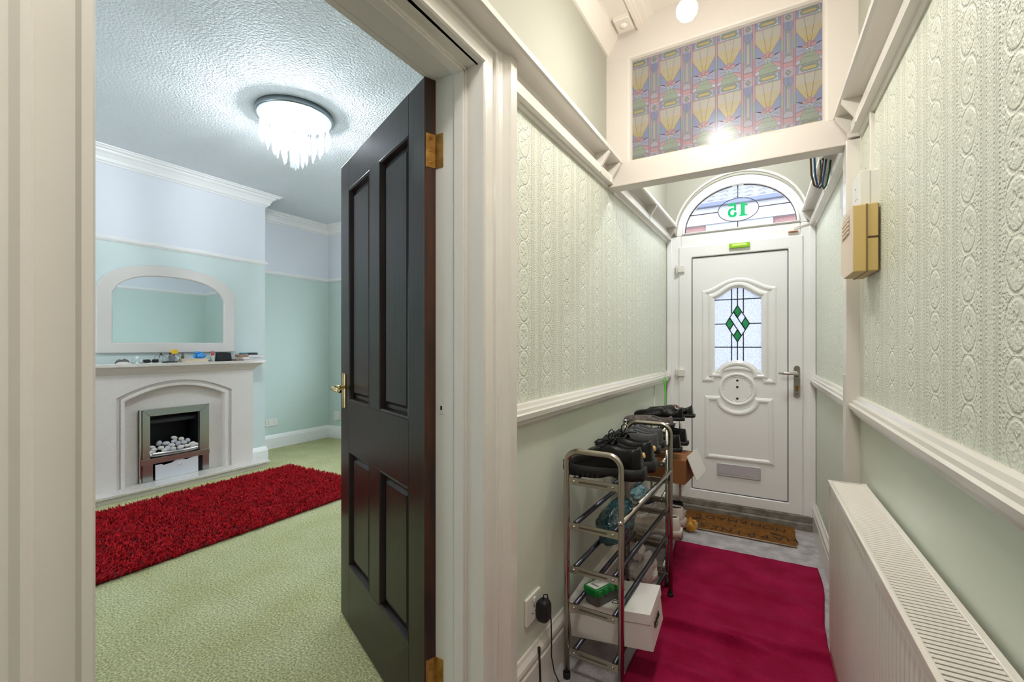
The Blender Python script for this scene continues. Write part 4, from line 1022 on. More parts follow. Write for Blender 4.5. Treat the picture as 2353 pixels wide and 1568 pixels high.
# --- sockets and phone point
def socket(name, label, o, ux, uy, w, h, gang, switch=True, rot=0):
    """o: centre on wall, ux along wall, uy up; proud along ux x uy"""
    o = V(o); ux = V(ux); uy = V(uy); un = ux.cross(uy)
    t = thing(name, label, 'socket', o)
    g = G(); g.prism(rrect(-w/2, w/2, -h/2, h/2, .005, 3), o, ux, uy, .009); g.build('plate', MT['plwhite'], t, .002)
    for gi in range(gang):
        cx_ = (gi-(gang-1)/2)*w/2*1.0
        g = G()
        for dx, dz, a, b in ((0, .010, .004, .008), (-.011, -.010, .007, .003), (.011, -.010, .007, .003)):
            g.prism(rrect(cx_+dx-a/2, cx_+dx+a/2, dz-b/2-.006, dz+b/2-.006, .001, 1), o+un*.0085, ux, uy, .0012)
        g.build('pin_holes', MT['blackm'], t)
        if switch: 
            g = G(); g.prism(rrect(cx_-.006, cx_+.006, .020, .034, .002, 2), o+un*.008, ux, uy, .006); g.build('switch', MT['plwhite'], t, .001)
    return t
socket('double_socket', 'white double wall socket in the alcove above the skirting', (XA, 3.068, .300), (0, 1, 0), (0, 0, 1), .146, .086, 2)
t = thing('phone_box', 'small white rounded box low on the living room front wall', 'phone point', (-4.81, YR, .29))
g = G(); g.prism(rrect(-4.862, -4.764, .236, .348, .022, 5), (0, YR, 0), (1, 0, 0), (0, 0, 1), .034); g.build('case', MT['plwhite'], t, .006)
g = G(); g.tube([(-4.815, YR-.015, .238), (-4.812, YR-.02, .205), (-4.83, YR-.02, .185), (-4.86, YR-.012, .18), (-4.90, YR-.006, .20), (-4.915, YR-.004, .19)], .0025, 6); g.build('cable', MT['plwhite'], t)

# --- things on the mantelpiece (top z = 1.045)
MZ = 1.045
def MX(d): return -4.325-d        # distance back from the shelf edge
t = thing('phone_case', 'black rectangular case standing at the end of the mantelpiece', 'case', (MX(.08), 1.30, MZ))
g = G(); g.prism(rrect(1.262, 1.322, MZ, MZ+.078, .006), (MX(.09), 0, 0), (0, 1, 0), (0, 0, 1), .028); g.build('shell', MT['blackm'], t, .004)
t = thing('paperweight', 'silver half round dome on the mantelpiece', 'ornament', (MX(.05), 1.487, MZ))
g = G(); 
P_ = [(.045*math.cos(PI*i/14), .040*math.sin(PI*i/14)) for i in range(15)]
g.prism(P_, (MX(.06), 1.487, MZ), (0, 1, 0), (0, 0, 1), .024); g.build('dome', mat('dark_silver', (120, 116, 112), .2, .8), t, .003)
g = G(); g.prism([(.045*math.cos(PI*i/14), .016*math.sin(PI*i/14)) for i in range(15)], (MX(.034), 1.487, MZ), (0, 1, 0), (0, 0, 1), .004); g.build('base_band', MT['whitecard'], t)
t = thing('glass_figurine', 'tiny clear glass figurine beside the silver dome', 'ornament', (MX(.06), 1.60, MZ))
CG = mat('frosted_clear_glass', (206, 222, 220), .15, coat=.4)
g = G(); g.lathe([(.016, 0), (.016, .006), (.005, .010), (.006, .026), (.013, .034), (.012, .048), (.004, .056), (0, .058)], (MX(.06), 1.585, MZ), n=14); g.build('body', CG, t)
g = G(); g.ell((MX(.06), 1.612, MZ+.016), (.014, .016, .016), None, 12, 8); g.ell((MX(.06), 1.558, MZ+.010), (.009, .011, .010), None, 10, 6); g.build('bead', CG, t)
t = thing('sunglasses', 'folded black sunglasses lying on the mantelpiece', 'sunglasses', (MX(.05), 1.68, MZ))
g = G()
for dy in (-.028, .028): g.prism(rrect(-.024+dy, .024+dy, .002, .030, .010), (MX(.045), 1.672, MZ), (0, 1, 0), (0, 0, 1), .005)
g.build('lenses', MT['blackm'], t, .002)
g = G(); g.tube([(MX(.045), 1.620, MZ+.026), (MX(.075), 1.64, MZ+.010), (MX(.08), 1.72, MZ+.006)], .003, 6); g.tube([(MX(.045), 1.724, MZ+.026), (MX(.07), 1.70, MZ+.012), (MX(.085), 1.63, MZ+.006)], .003, 6); g.build('arm', MT['blackm'], t)
# miniature bicycle
t = thing('bicycle_model', 'miniature wire bicycle carrying a yellow box on a black stand', 'ornament', (MX(.07), 1.80, MZ))
xm = MX(.07)
g = G(); g.box(xm-.022, xm+.022, 1.765, 1.862, MZ, MZ+.008); g.build('stand', MT['blackm'], t, .002)
def circ3(cy, cz, r, n=20): return [(xm, cy+r*math.cos(2*PI*k/n), cz+r*math.sin(2*PI*k/n)) for k in range(n)]
SW = mat('silver_wire', (150, 152, 156), .3, .8)
for cy in (1.735, 1.858):
    g = G(); g.tube(circ3(cy, MZ+.036, .030), .002, 6, closed=True)
    for k in range(6): g.cyl((xm, cy, MZ+.036), (xm, cy+.03*math.cos(PI/3*k), MZ+.036+.03*math.sin(PI/3*k)), .0006, 4, caps=False)
    g.build('wheel', SW, t)
g = G()
for a, b in (((1.735, .036), (1.748, .078)), ((1.746, .070), (1.800, .036)), ((1.800, .036), (1.858, .036)), ((1.800, .036), (1.818, .070)), ((1.746, .070), (1.818, .070)), ((1.818, .070), (1.858, .036))):
    g.cyl((xm, a[0], MZ+a[1]), (xm, b[0], MZ+b[1]), .0018, 6)
g.cyl((xm-.02, 1.748, MZ+.080), (xm+.02, 1.748, MZ+.080), .0018, 6); g.ell((xm, 1.818, MZ+.076), (.006, .012, .004), None, 8, 5); g.ell((xm, 1.752, MZ+.070), (.006, .006, .007), None, 8, 5); g.build('bike_frame', MT['blackm'], t)
g = G(); g.box(xm-.014, xm+.014, 1.812, 1.846, MZ+.012, MZ+.066); g.build('pannier', mat('grey_wire_basket', (120, 122, 126), .5), t, .002)
g = G(); g.box(xm-.016, xm+.016, 1.826, 1.862, MZ+.072, MZ+.108); g.box(xm-.012, xm+.012, 1.862, 1.868, MZ+.078, MZ+.104); g.build('yellow_box', mat('yellow_card', (236, 186, 30), .5), t, .002)
g = G(); g.ell((xm+.012, 1.838, MZ+.060), (.007, .007, .007), None, 8, 6); g.build('red_light', mat('dark_red_plastic', (120, 20, 36), .3), t)
t = thing('bronze_figurine', 'small bronze figure standing behind the beige book', 'ornament', (MX(.13), 1.935, MZ))
g = G(); g.lathe([(.014, 0), (.014, .006), (.009, .012), (.011, .035), (.013, .050), (.006, .060), (.008, .068), (.007, .078), (0, .084)], (MX(.13), 1.935, MZ), n=14); g.build('figure', mat('bronze', (128, 100, 74), .35, .7), t)
t = thing('glass_pot', 'small clear glass pot beside the bronze figure', 'ornament', (MX(.12), 1.895, MZ))
g = G(); g.lathe([(.012, 0), (.014, .004), (.014, .040), (.012, .044)], (MX(.12), 1.895, MZ), n=14); g.build('pot', CG, t)
t = thing('paperback', 'beige paperback lying flat over the mantel shelf edge', 'book', (MX(.03), 1.98, MZ))
g = G(); g.box(MX(.115), MX(-.012), 1.898, 2.072, MZ+.003, MZ+.024); g.build('pages', mat('book_pages', (226, 206, 178), .8, bump=(90, .4, .002), stretch=(1, 1, 14)), t)
g = G(); g.box(MX(.118), MX(-.015), 1.895, 2.075, MZ, MZ+.003); g.box(MX(.118), MX(-.015), 1.895, 2.075, MZ+.024, MZ+.028); g.build('cover', mat('cream_cover', (214, 206, 194), .5), t, .001)
t = thing('blue_bag', 'crumpled blue plastic bag on top of the beige book', 'plastic bag', (MX(.07), 2.045, MZ+.028))
random.seed(9)
g = G()
def crumple(c, r, amp, fr, seed, flat=0.):
    def fn(u, v):
        a = 2*PI*u; b = PI*v; d = V((math.sin(b)*math.cos(a), math.sin(b)*math.sin(a), -math.cos(b)))
        w = 1+amp*(math.sin(fr*d.x*3+seed)+math.sin(fr*d.y*4.1+seed*2.3)+math.sin(fr*(d.z+d.x)*5+seed*1.7)*.6)
        z = c[2]+d.z*r[2]*w
        return (c[0]+d.x*r[0]*w, c[1]+d.y*r[1]*w, max(z, c[2]-r[2]*(1-flat)))
    return fn
g.grid(crumple((MX(.07), 2.045, MZ+.052), (.034, .042, .026), .10, 2.2, 3, .1), 22, 12, cu=True)
g.grid(crumple((MX(.07), 2.025, MZ+.080), (.016, .026, .010), .14, 3, 5), 14, 8, cu=True); g.grid(crumple((MX(.065), 1.998, MZ+.048), (.012, .014, .012), .14, 3, 1), 12, 8, cu=True)
g.build('bag', mat('blue_polythene', (60, 150, 220), .3, bump=(50, .6, .004)), t)
t = thing('lighter', 'small grey lighter lying near the bottle', 'lighter', (MX(.02), 2.10, MZ))
g = G(); g.obox((MX(.02), 2.098, MZ+.007), (.014, .034, .014), rotz(.3)); g.build('body', mat('grey_plastic', (110, 116, 124), .4), t, .004)
t = thing('sauce_bottle', 'small clear bottle with a red cap beside the black pouch', 'bottle', (MX(.06), 2.145, MZ))
g = G(); g.lathe([(0, 0), (.015, 0), (.017, .004), (.017, .040), (.013, .050), (.008, .055), (.008, .060)], (MX(.06), 2.142, MZ), n=16); g.build('glass', mat('clear_bottle', (186, 190, 186), .12), t)
g = G(); g.lathe([(.0105, .052), (.012, .056), (.012, .072), (.006, .078), (.005, .092), (0, .095)], (MX(.06), 2.142, MZ), n=14); g.build('cap', mat('red_plastic', (214, 58, 40), .35), t)
t = thing('zip_pouch', 'black soft zip pouch on the mantelpiece beside the books', 'pouch', (MX(.06), 2.235, MZ))
g = G()
def pouch(u, v):
    a = 2*PI*u; y = 2.235+.068*math.copysign(abs(math.cos(a))**.35, math.cos(a))*(1-.06*v); x = MX(.06)+.026*math.copysign(abs(math.sin(a))**.6, math.sin(a))*(1-.75*max(0, v-.2)**1.5)
    return (x, y, MZ+.076*v+.004*math.sin(y*90)*v)
g.grid(pouch, 32, 8, cu=True); n0 = len(g.v)
g.add([pouch(i/32., 0) for i in range(32)], [tuple(range(31, -1, -1))]); g.add([pouch(i/32., 1) for i in range(32)], [tuple(range(32))])
g.build('fabric', mat('black_nylon', (16, 16, 20), .7, bump=(200, .3, .001)), t)
g = G(); g.tube([(MX(.06), 2.172, MZ+.074), (MX(.06), 2.20, MZ+.079), (MX(.06), 2.27, MZ+.077), (MX(.06), 2.298, MZ+.072)], .003, 6); g.build('zip', MT['blackm'], t)
# books and boxes at the end
def flatbox(name, label, cat, y0, y1, z0, h, d0, d1, m_, a=0, pages=False):
    cx_, cy = MX((d0+d1)/2), (y0+y1)/2; R_ = rotz(a)
    t = thing(name, label, cat, (cx_, cy, z0))
    if pages:
        g = G(); g.obox((cx_, cy, z0+h/2), (abs(d1-d0)-.006, y1-y0-.006, h-.006), R_); g.build('pages', mat('white_pages', (228, 226, 224), .8), t)
        g = G(); g.obox((cx_, cy, z0+.0015), (abs(d1-d0), y1-y0, .003), R_); g.obox((cx_, cy, z0+h-.0015), (abs(d1-d0), y1-y0, .003), R_); g.build('cover', m_, t)
    else:
        g = G(); g.obox((cx_, cy, z0+h/2), (abs(d1-d0), y1-y0, h), R_); g.build('body', m_, t, .003)
    return t
flatbox('white_book', 'thin white book at the bottom of the pile by the chimney edge', 'book', 2.395, 2.575, MZ, .013, .005, .15, MT['whitecard'], -.05, True)
flatbox('folded_papers', 'folded white papers in the middle of the book pile', 'papers', 2.420, 2.570, MZ+.013, .014, .03, .16, mat('white_paper', (232, 232, 236), .8), .06)
flatbox('grey_book', 'white backed book below the dark glasses case', 'book', 2.435, 2.605, MZ+.027, .026, .02, .15, mat('grey_cover', (196, 192, 194), .5), .02, True)
flatbox('brown_box', 'narrow brown patterned box leaning on the white books', 'box', 2.358, 2.438, MZ+.032, .026, .01, .10, mat('brown_marbled', (140, 104, 82), .5, var=(60, (176, 140, 112), 4)), 0)
flatbox('tan_wallet', 'flat tan wallet under the brown box', 'wallet', 2.330, 2.392, MZ, .016, .02, .11, mat('tan_leather', (158, 128, 110), .6), 0)
flatbox('white_charger', 'white rounded charger beside the tan wallet', 'charger', 2.378, 2.438, MZ+.013, .019, -.003, .05, MT['plwhite'], .1)
t = thing('glasses_case', 'slim teal and black glasses case on top of the book pile', 'case', (MX(.09), 2.49, MZ+.053))
g = G(); g.box(MX(.115), MX(.06), 2.402, 2.462, MZ+.053, MZ+.073); g.build('lid', mat('teal_leatherette', (50, 118, 132), .45), t, .005)
g = G(); g.box(MX(.115), MX(.06), 2.458, 2.556, MZ+.053, MZ+.073); g.build('case_body', mat('black_leatherette', (22, 28, 34), .4), t, .005)

# ================================================================== HALL: RADIATOR
ra = thing('radiator', 'white panel radiator with slotted top grille along the hall wall', 'radiator', (RX(1.905), 1.905, 0), math.atan(.029), local=True)
RL = 1.22; RZ0, RZ1 = .115, .715
g = G(); nr = 46
pr = []
for i in range(nr*6+1):
    y = -RL+.02+(RL-.04)*i/(nr*6.); ph = (i % 6)/6.
    pr.append((y, -.112-.0024*max(0, math.sin(2*PI*ph))))
vs = []; rz = [(RZ0, 0), (RZ0+.035, 0), (RZ0+.05, 1), (RZ1-.055, 1), (RZ1-.035, 0), (RZ1-.012, 0)]
for z, k in rz: vs += [(-.112+(x+.112)*k, y, z) for y, x in pr]
n = len(pr); g.add(vs, [(j*n+i, j*n+i+1, (j+1)*n+i+1, (j+1)*n+i) for j in range(len(rz)-1) for i in range(n-1)], True)
fpnl = g.build('front_panel', MT['rad'], ra, fixn=False); md = fpnl.modifiers.new('solid', 'SOLIDIFY'); md.thickness = .002
g = G(); g.box(-.022, -.018, -RL+.01, -.01, RZ0, RZ1-.01); g.build('back_panel', MT['rad'], ra)
g = G()
for k in range(40):
    y = -RL+.05+k*(RL-.1)/39.; g.box(-.098, -.030, y-.0008, y+.0008, RZ0+.02, RZ1-.05)
g.box(-.106, -.024, -RL+.012, -.012, RZ1-.040, RZ1-.036)  # dark sheet standing in for the shade between the grille slats
g.build('fins_and_shade_sheet', mat('shade_dark_steel', (74, 71, 66), .7), ra)
for y0, y1 in ((-RL, -RL+.006), (-.006, 0)):
    g = G(); g.box(-.116, -.014, y0, y1, RZ0+.01, RZ1+.001); g.build('side_panel', MT['rad'], ra, .003)
g = G(); g.box(-.1185, -.106, -RL, 0, RZ1-.012, RZ1+.004); g.box(-.024, -.012, -RL, 0, RZ1-.008, RZ1+.004); g.box(-.1185, -.012, -.010, 0, RZ1-.008, RZ1+.004); g.box(-.1185, -.012, -RL, -RL+.010, RZ1-.008, RZ1+.004)
gr = g.build('top_grille_frame', MT['rad'], ra, .002)
sl = None; ns = 92
for k in range(ns):
    y = -.016-(RL-.032)*k/(ns-1.)
    if sl is None:
        g = G(); g.add([(-.107, -.0026, -.001), (-.023, -.0026, -.001), (-.023, .0026, .001), (-.107, .0026, .001), (-.107, -.0026, -.004), (-.023, -.0026, -.004), (-.023, .0026, -.003), (-.107, .0026, -.003)], [(0,1,2,3),(7,6,5,4),(0,4,5,1),(2,6,7,3)])
        sl = g.build('slat', MT['rad'], gr); q = sl
    else: q = sl.copy(); COL.objects.link(q); q.parent = gr
    q.location = (0, y, RZ1+.001)
g = G(); g.cyl((-.060, -.02, 0), (-.060, -.02, RZ0+.03), .0075, 12); g.cyl((-.060, -.02, RZ0+.03), (-.060, -.006, RZ0+.03), .009, 12); g.build('pipe', MT['rad'], ra)
g = G()
for y in (-.15, -RL+.15): g.box(-.020, .0, y-.02, y+.02, .2, .6)
g.build('wall_bracket', MT['rad'], ra)

# ------------------------------------------------------------------ alarm panel and junction box
al = thing('alarm_panel', 'yellowed cream alarm control panel on the wall above the dado', 'alarm panel', (RX(1.86), 1.86, 1.5), math.atan(.029), local=True)
# local: x into wall 0, y along wall, z from 1.5
g = G(); g.prism([(-.10, .128), (.11, .128), (.11, -.082), (-.10, -.082)], (-.006, 0, 0), (0, 1, 0), (0, 0, 1), -.030); g.build('back_case', MT['cream'], al, .003)
fr_ = [(-.104, .126), (.05, .128)]+[(.05+.065*math.sin(PI/2*i/8), .128-.075*(1-math.cos(PI/2*i/8))) for i in range(1, 9)]+[(.115, -.060), (.06, -.084), (-.104, -.084)]
g = G(); g.prism(fr_, (-.036, 0, 0), (0, 1, 0), (0, 0, 1), -.034); g.build('front_cover', [MT['cream']], al, .004)
g = G(); g.prism([(y, z) for y, z in fr_], (-.0685, 0, 0), (0, 1, 0), (0, 0, 1), -.0035); fc_ = g.build('face', MT['creamf'], al, .002)
g = G(); g.prism([(-.06, .045), (.092, .045), (.092, .09), (.05, .108), (-.06, .108)], (-.0712, 0, 0), (0, 1, 0), (0, 0, 1), -.0012); g.build('keypad_recess', mat('beige_grey', (178, 164, 150), .5), fc_)
g = G()
for i in range(7):
    for j in range(4): g.box(-.0722, -.0765, -.050+i*.017, -.040+i*.017, .050+j*.013, .058+j*.013)
g.build('keys', MT['creamf'], fc_, .001)
g = G(); g.box(-.0335, -.0372, -.1035, .1105, -.083, .127); g.build('seam', mat('brown_gap', (120, 96, 56), .7), al)
g = G(); g.box(-.034, -.007, -.1008, -.0998, .020, .026); g.build('cable_slot', mat('dark_slot', (84, 66, 36), .8), al)
jb = thing('junction_box', 'white plastic spur box directly above the alarm panel', 'switch box', (RX(1.84), 1.84, 1.63), math.atan(.029), local=True)
g = G(); g.box(-.022, .002, -.055, .055, .0, .108); g.build('back_box', MT['plwhite'], jb, .002)
g = G(); g.prism([(-.057, 0), (.057, 0), (.057, .094), (.045, .11), (-.057, .11)], (-.022, 0, 0), (0, 1, 0), (0, 0, 1), -.028); g.build('cover', MT['plwhite'], jb, .003)
g = G()
for y, z in ((-.02, .03), (0, .03), (.01, .07)): g.lathe([(0, .001), (.002, .0008), (.0024, 0)], (-.050, y, z), eul(0, -PI/2, 0), 8)
g.build('screw', MT['blackm'], jb)

# ------------------------------------------------------------------ hanging bulb (and added fill lights out of view)
def pendant(name, label, x, y, zb, strength):
    t = thing(name, label, 'pendant light', (x, y, ZC))
    g = G(); g.lathe([(.045, ZC), (.045, ZC-.008), (.035, ZC-.020), (.012, ZC-.028), (.006, ZC-.034)], (x, y, 0), n=24); g.build('ceiling_rose', MT['plwhite'], t)
    g = G(); g.cyl((x, y, ZC-.03), (x, y, zb+.105), .003, 8); g.build('flex', MT['plwhite'], t)
    g = G(); g.lathe([(.006, .112), (.014, .106), (.015, .070), (.020, .062), (.020, .052), (.0145, .050)], (x, y, zb), n=20); g.build('lamp_holder', MT['plwhite'], t)
    g = G(); g.lathe([(.013, .052), (.015, .044), (.0225, .030), (.029, .017), (.0285, .0165), (0, .017)], (x, y, zb), n=24); g.build('lamp_housing', MT['plwhite'], t)
    g = G(); g.lathe([(.0285, .0168), (.0325, .008), (.0335, 0), (.031, -.014), (.023, -.026), (.012, -.032), (0, -.0335)], (x, y, zb), n=24); g.build('lamp_dome', emit_mat(name+'_glow', (1.0, .965, .89), strength), t)
pendant('pendant_bulb', 'bare glowing bulb hanging in front of the transom', -.248, 1.584, 2.305, HALL_BULB)
t = thing('rear_fill_globe', 'large unseen globe added behind the camera as hall fill light', 'pendant light', (.08, -.70, ZC))
gx, gy, gz = .08, -.70, 2.30
g = G(); g.lathe([(.055, ZC), (.055, ZC-.010), (.04, ZC-.022), (.006, ZC-.030)], (gx, gy, 0), n=24); g.build('ceiling_rose', MT['plwhite'], t)
g = G(); g.cyl((gx, gy, ZC-.025), (gx, gy, gz+.14), .004, 8); g.lathe([(.005, .16), (.035, .15), (.045, .12), (.045, .105)], (gx, gy, gz), n=24); g.build('holder', MT['plwhite'], t)
g = G(); g.ell((gx, gy, gz), (.115, .115, .115), None, 32, 20); g.build('globe', emit_mat('globe_fill_glow', (1.0, .94, .84), REAR_FILL), t)

t = thing('hall_fill_light', 'round unseen ceiling light added as fill over the living room doorway', 'ceiling light', (-.10, .40, ZC))
g = G(); g.lathe([(.14, ZC), (.14, ZC-.018), (.132, ZC-.022)], (-.10, .40, 0), n=32); g.build('base', MT['plwhite'], t)
g = G(); g.lathe([(.132, ZC-.020), (.126, ZC-.045), (.10, ZC-.066), (.05, ZC-.078), (0, ZC-.082)], (-.10, .40, 0), n=32); g.build('diffuser', emit_mat('hall_fill_glow', (1.0, .975, .94), HALL_FILL), t)
t = thing('lobby_fill_light', 'round unseen ceiling light added as fill in the lobby', 'ceiling light', (-.22, 2.78, ZC))
g = G(); g.lathe([(.12, ZC), (.12, ZC-.018), (.112, ZC-.022)], (-.22, 2.78, 0), n=32); g.build('base', MT['plwhite'], t)
g = G(); g.lathe([(.112, ZC-.020), (.108, ZC-.045), (.085, ZC-.066), (.045, ZC-.078), (0, ZC-.082)], (-.22, 2.78, 0), n=32); g.build('diffuser', emit_mat('lobby_fill_glow', (.94, .97, 1.0), LOBBY_FILL), t)

# ------------------------------------------------------------------ cables in the lobby
for k, (col, nm, off) in enumerate((((92, 58, 40), 'brown', 0), ((36, 92, 140), 'blue', .016), ((40, 92, 60), 'green and yellow', .040))):
    xs = .150+off; g = G(); dy_ = .02*k
    g.tube([(x_, y_+dy_, z_) for x_, y_, z_ in [(xs-.004, 2.47, 2.16), (xs, 2.49, 2.06), (xs+.004, 2.50, 1.98), (xs+.014-off*.1, 2.50, 1.93), (xs+.026-off*.3, 2.502, 1.918), (xs+.036-off*.3, 2.504, 1.935), (xs+.044-off*.2, 2.504, 2.0), (xs+.050-off*.2, 2.506, 2.055)]], .0042, 8)
    o = g.build('cable', mat(nm.split()[0]+'_cable', col, .4)); tag(o, 'looped '+nm+' electrical cable hanging from the lobby shelf', 'cable', 'loose cables behind the transom')

# ------------------------------------------------------------------ wall socket with black adapter
sk = socket('single_socket', 'white wall socket with a black plug in it above the skirting', (LX(1.345), 1.345, .303), (0, 1, 0), (0, 0, 1), .105, .09, 1)
ad = thing('power_adapter', 'black plug in adapter with thin cable running to the floor', 'adapter', (LX(1.36, .012), 1.365, .28))
g = G()
def adp(u, v):
    a = 2*PI*u; s_ = 1-.25*max(0, abs(v-.5)*2-.6)/.4
    return (LX(1.37, .010)+.042*v, 1.372+.023*math.copysign(abs(math.cos(a))**.5, math.cos(a))*s_, .285+.037*math.copysign(abs(math.sin(a))**.5, math.sin(a))*s_)
g.grid(adp, 24, 8, cu=True); g.add([adp(i/24., 1) for i in range(24)], [tuple(range(24))], False); g.add([adp(i/24., 0) for i in range(24)], [tuple(range(23, -1, -1))], False); g.build('body', MT['blackm'], ad)
g = G(); g.tube([(LX(1.37, .030), 1.372, .322), (LX(1.37, .03), 1.375, .336), (LX(1.4, .034), 1.392, .330), (LX(1.4, .034), 1.412, .280), (LX(1.43, .030), 1.432, .220), (LX(1.43, .034), 1.428, .150), (LX(1.44, .036), 1.422, .10), (LX(1.44, .040), 1.436, .04), (LX(1.45, .05), 1.446, .006), (LX(1.4, .08), 1.425, .004), (LX(1.4, .11), 1.38, .004)], .0022, 8); g.build('cable', MT['blackm'], ad)
an = thing('aerial', 'short black rod aerial standing against the skirting', 'aerial', (-.652, 1.312, 0))
ax_, ay_ = -.652, 1.312
g = G(); g.lathe([(.0, .022), (.010, .02), (.024, .012), (.026, .0), (0, 0)], (ax_, ay_, 0), n=20); g.build('base', MT['blackm'], an)
g = G(); g.cyl((ax_, ay_, .018), (ax_-.004, ay_, .065), .010, 12, .006); g.cyl((ax_-.004, ay_, .060), (ax_-.010, ay_+.001, .185), .0042, 10, .0036); g.cyl((ax_-.010, ay_+.001, .180), (ax_-.0105, ay_+.001, .197), .0052, 10); g.build('rod', MT['blackm'], an)
g = G(); g.tube([(ax_+.02, ay_, .008), (ax_+.03, ay_-.03, .006), (ax_+.01, ay_-.06, .006), (ax_-.01, ay_-.04, .02), (ax_-.008, ay_-.012, .02)], .0022, 6); g.build('lead', MT['blackm'], an)

# ------------------------------------------------------------------ pink rug, doormat
def rug_xy(u, v):       # u left-right, v near-far
    y = .35+2.51*v+.012*(u-.5)
    xl = -.45-.055*max(0, v-.45)/.55+.006*math.sin(v*23); xr = .165+.04*v-.012*math.sin(v*19)*v
    return xl+(xr-xl)*u, y
def rug_z(u, v, x, y):
    z = .006
    def fold(c, sl, amp, w, u0, u1):
        d = y-(c+sl*(u-.5)+.02*math.sin(u*5+c*7)); f = max(0., min(1., (u-u0)/.18))*max(0., min(1., (u1-u)/.18))
        w1 = w*(.5 if d < 0 else 1.0); return 2.0*amp*f*math.exp(-(d/w1)**2)
    for c, sl, amp, w, u0, u1 in ((1.98, .10, .020, .030, -.2, .72), (2.05, -.03, .013, .035, .35, 1.2), (2.22, -.08, .008, .045, -.2, 1.2), (2.42, -.10, .006, .05, .1, 1.2), (1.80, -.07, .008, .045, -.2, 1.2), (1.66, -.14, .013, .035, .1, 1.2), (1.52, -.10, .010, .045, -.2, 1.2), (2.60, -.05, .004, .05, .2, 1.2), (1.36, -.08, .008, .045, -.2, 1.2), (1.2, .05, .008, .05, -.2, 1.2), (.95, .0, .007, .06, -.2, 1.2)):
        z += fold(c, sl, amp, w, u0, u1)
    if u < .12: z = .006+(z-.006)*(u/.12)
    return z+.0012*math.sin(x*60+y*17)*math.sin(y*43)
g = G()
def rf(u, v):
    x, y = rug_xy(u, v); return (x, y, rug_z(u, v, x, y))
g.grid(rf, 60, 420)
pk = g.build('runner_rug', MT['pinkrug'], fixn=False); md = pk.modifiers.new('solid', 'SOLIDIFY'); md.thickness = .006; md.offset = -1
tag(pk, 'wrinkled magenta rug on the hall floor beside the radiator', 'rug')
dm = thing('doormat', 'brown coir doormat lettered for the front door', 'doormat', (-.2, 3.3, 0), 0)
mq = [(-.535, 3.455), (.118, 3.432), (.120, 3.098), (-.525, 3.098)]
g = G(); g.prism(mq[::-1], (0, 0, .001), (1, 0, 0), (0, 1, 0), .012); g.build('coir_pad', MT['coir'], dm, .002)
g = G(); g.tube([(x, y, .008) for x, y in mq], .004, 6, closed=True); g.build('rubber_edge', mat('worn_pale_edge', (176, 158, 136), .8), dm)
MAT_INK = mat('brown_mat_print', (52, 34, 20), .95)
R180 = rotz(PI)
def mat_word(w, cx_, cy, size, bow, slant=.5):
    n = len(w)
    for i, ch in enumerate(w):
        u = (i-(n-1)/2.)/max(1, (n-1)/2.)
        x = cx_-u*size*.36*n*.95; y = cy+bow*u*u
        text_obj(ch, 'letter', MAT_INK, (x, y, .0135), R180 @ rotz(-u*bow*4.5), size, dm, .0006)
mat_word('HAPPINESS', -.185, 3.150, .092, .035); mat_word('IS', -.20, 3.252, .045, 0); mat_word('HOMEMADE', -.20, 3.345, .088, -.030)
for x, y, a in ((-.440, 3.262, .15), (.025, 3.225, -.3)):
    g = G(); R_ = rotz(a)
    g.prism([(R_ @ V((px_, py_, 0))).xy[:] for px_, py_ in ((-.05, 0), (-.02, .014), (.012, .008), (.05, .004), (.05, -.002), (.012, -.008), (-.02, -.016))], (x, y, .0128), (1, 0, 0), (0, 1, 0), .0012); g.build('leaf_print', MAT_INK, dm)
op_ = thing('crumpled_packet', 'crumpled orange packet on the floor by the doormat', 'packet', (-.463, 3.045, 0))
g = G(); g.grid(crumple((-.455, 3.04, .042), (.034, .030, .040), .12, 2.4, 2.2, .05), 20, 12, sm=False, cu=True); g.build('wrapper', mat('orange_foil', (214, 128, 34), .3, var=(40, (240, 196, 90), 3), bump=(70, .8, .006)), op_)
g = G(); g.grid(crumple((-.490, 3.045, .038), (.018, .022, .034), .14, 2.6, 4.2, .05), 16, 10, sm=False, cu=True); g.build('dark_side', mat('black_foil', (28, 24, 20), .3), op_)
g = G(); g.grid(crumple((-.421, 3.042, .046), (.010, .014, .022), .16, 3, 1), 12, 8, sm=False, cu=True); g.build('tab', MT['whitesh'], op_)

g = G(); g.tube([(LX(3.07, .003), 3.07, .925), (LX(3.07, .003), 3.07, .60), (LX(3.07, .003), 3.072, .30), (LX(3.07, .004), 3.07, .17)], .0028, 6)
o = g.build('wall_cable', MT['plwhite']); tag(o, 'thin pale cable clipped vertically below the dado beside the green strap', 'cable')
# ------------------------------------------------------------------ lanyard on the dado
ly = thing('lanyard', 'bright green strap hanging from a wire hook on the dado', 'strap', (LX(3.2, .04), 3.2, .98))
xs = LX(3.2, .042)
g = G(); g.tube([(LX(3.26, .01), 3.27, 1.004), (xs-.004, 3.235, 1.002), (xs, 3.205, .992), (xs, 3.200, .970), (xs, 3.203, .955)], .0018, 6); g.build('wire_hook', MT['chrome'], ly)
g = G()
for dx in (-.004, .004): g.tube([(xs, 3.203, .962), (xs+dx*2.2, 3.203+dx*1.5, .945), (xs+dx*.6, 3.204, .915), (xs+dx*.2, 3.205, .86), (xs+dx*.2, 3.205, .64)], .0036, 6)
g.build('strap', mat('neon_green_cord', (96, 224, 58), .5), ly)

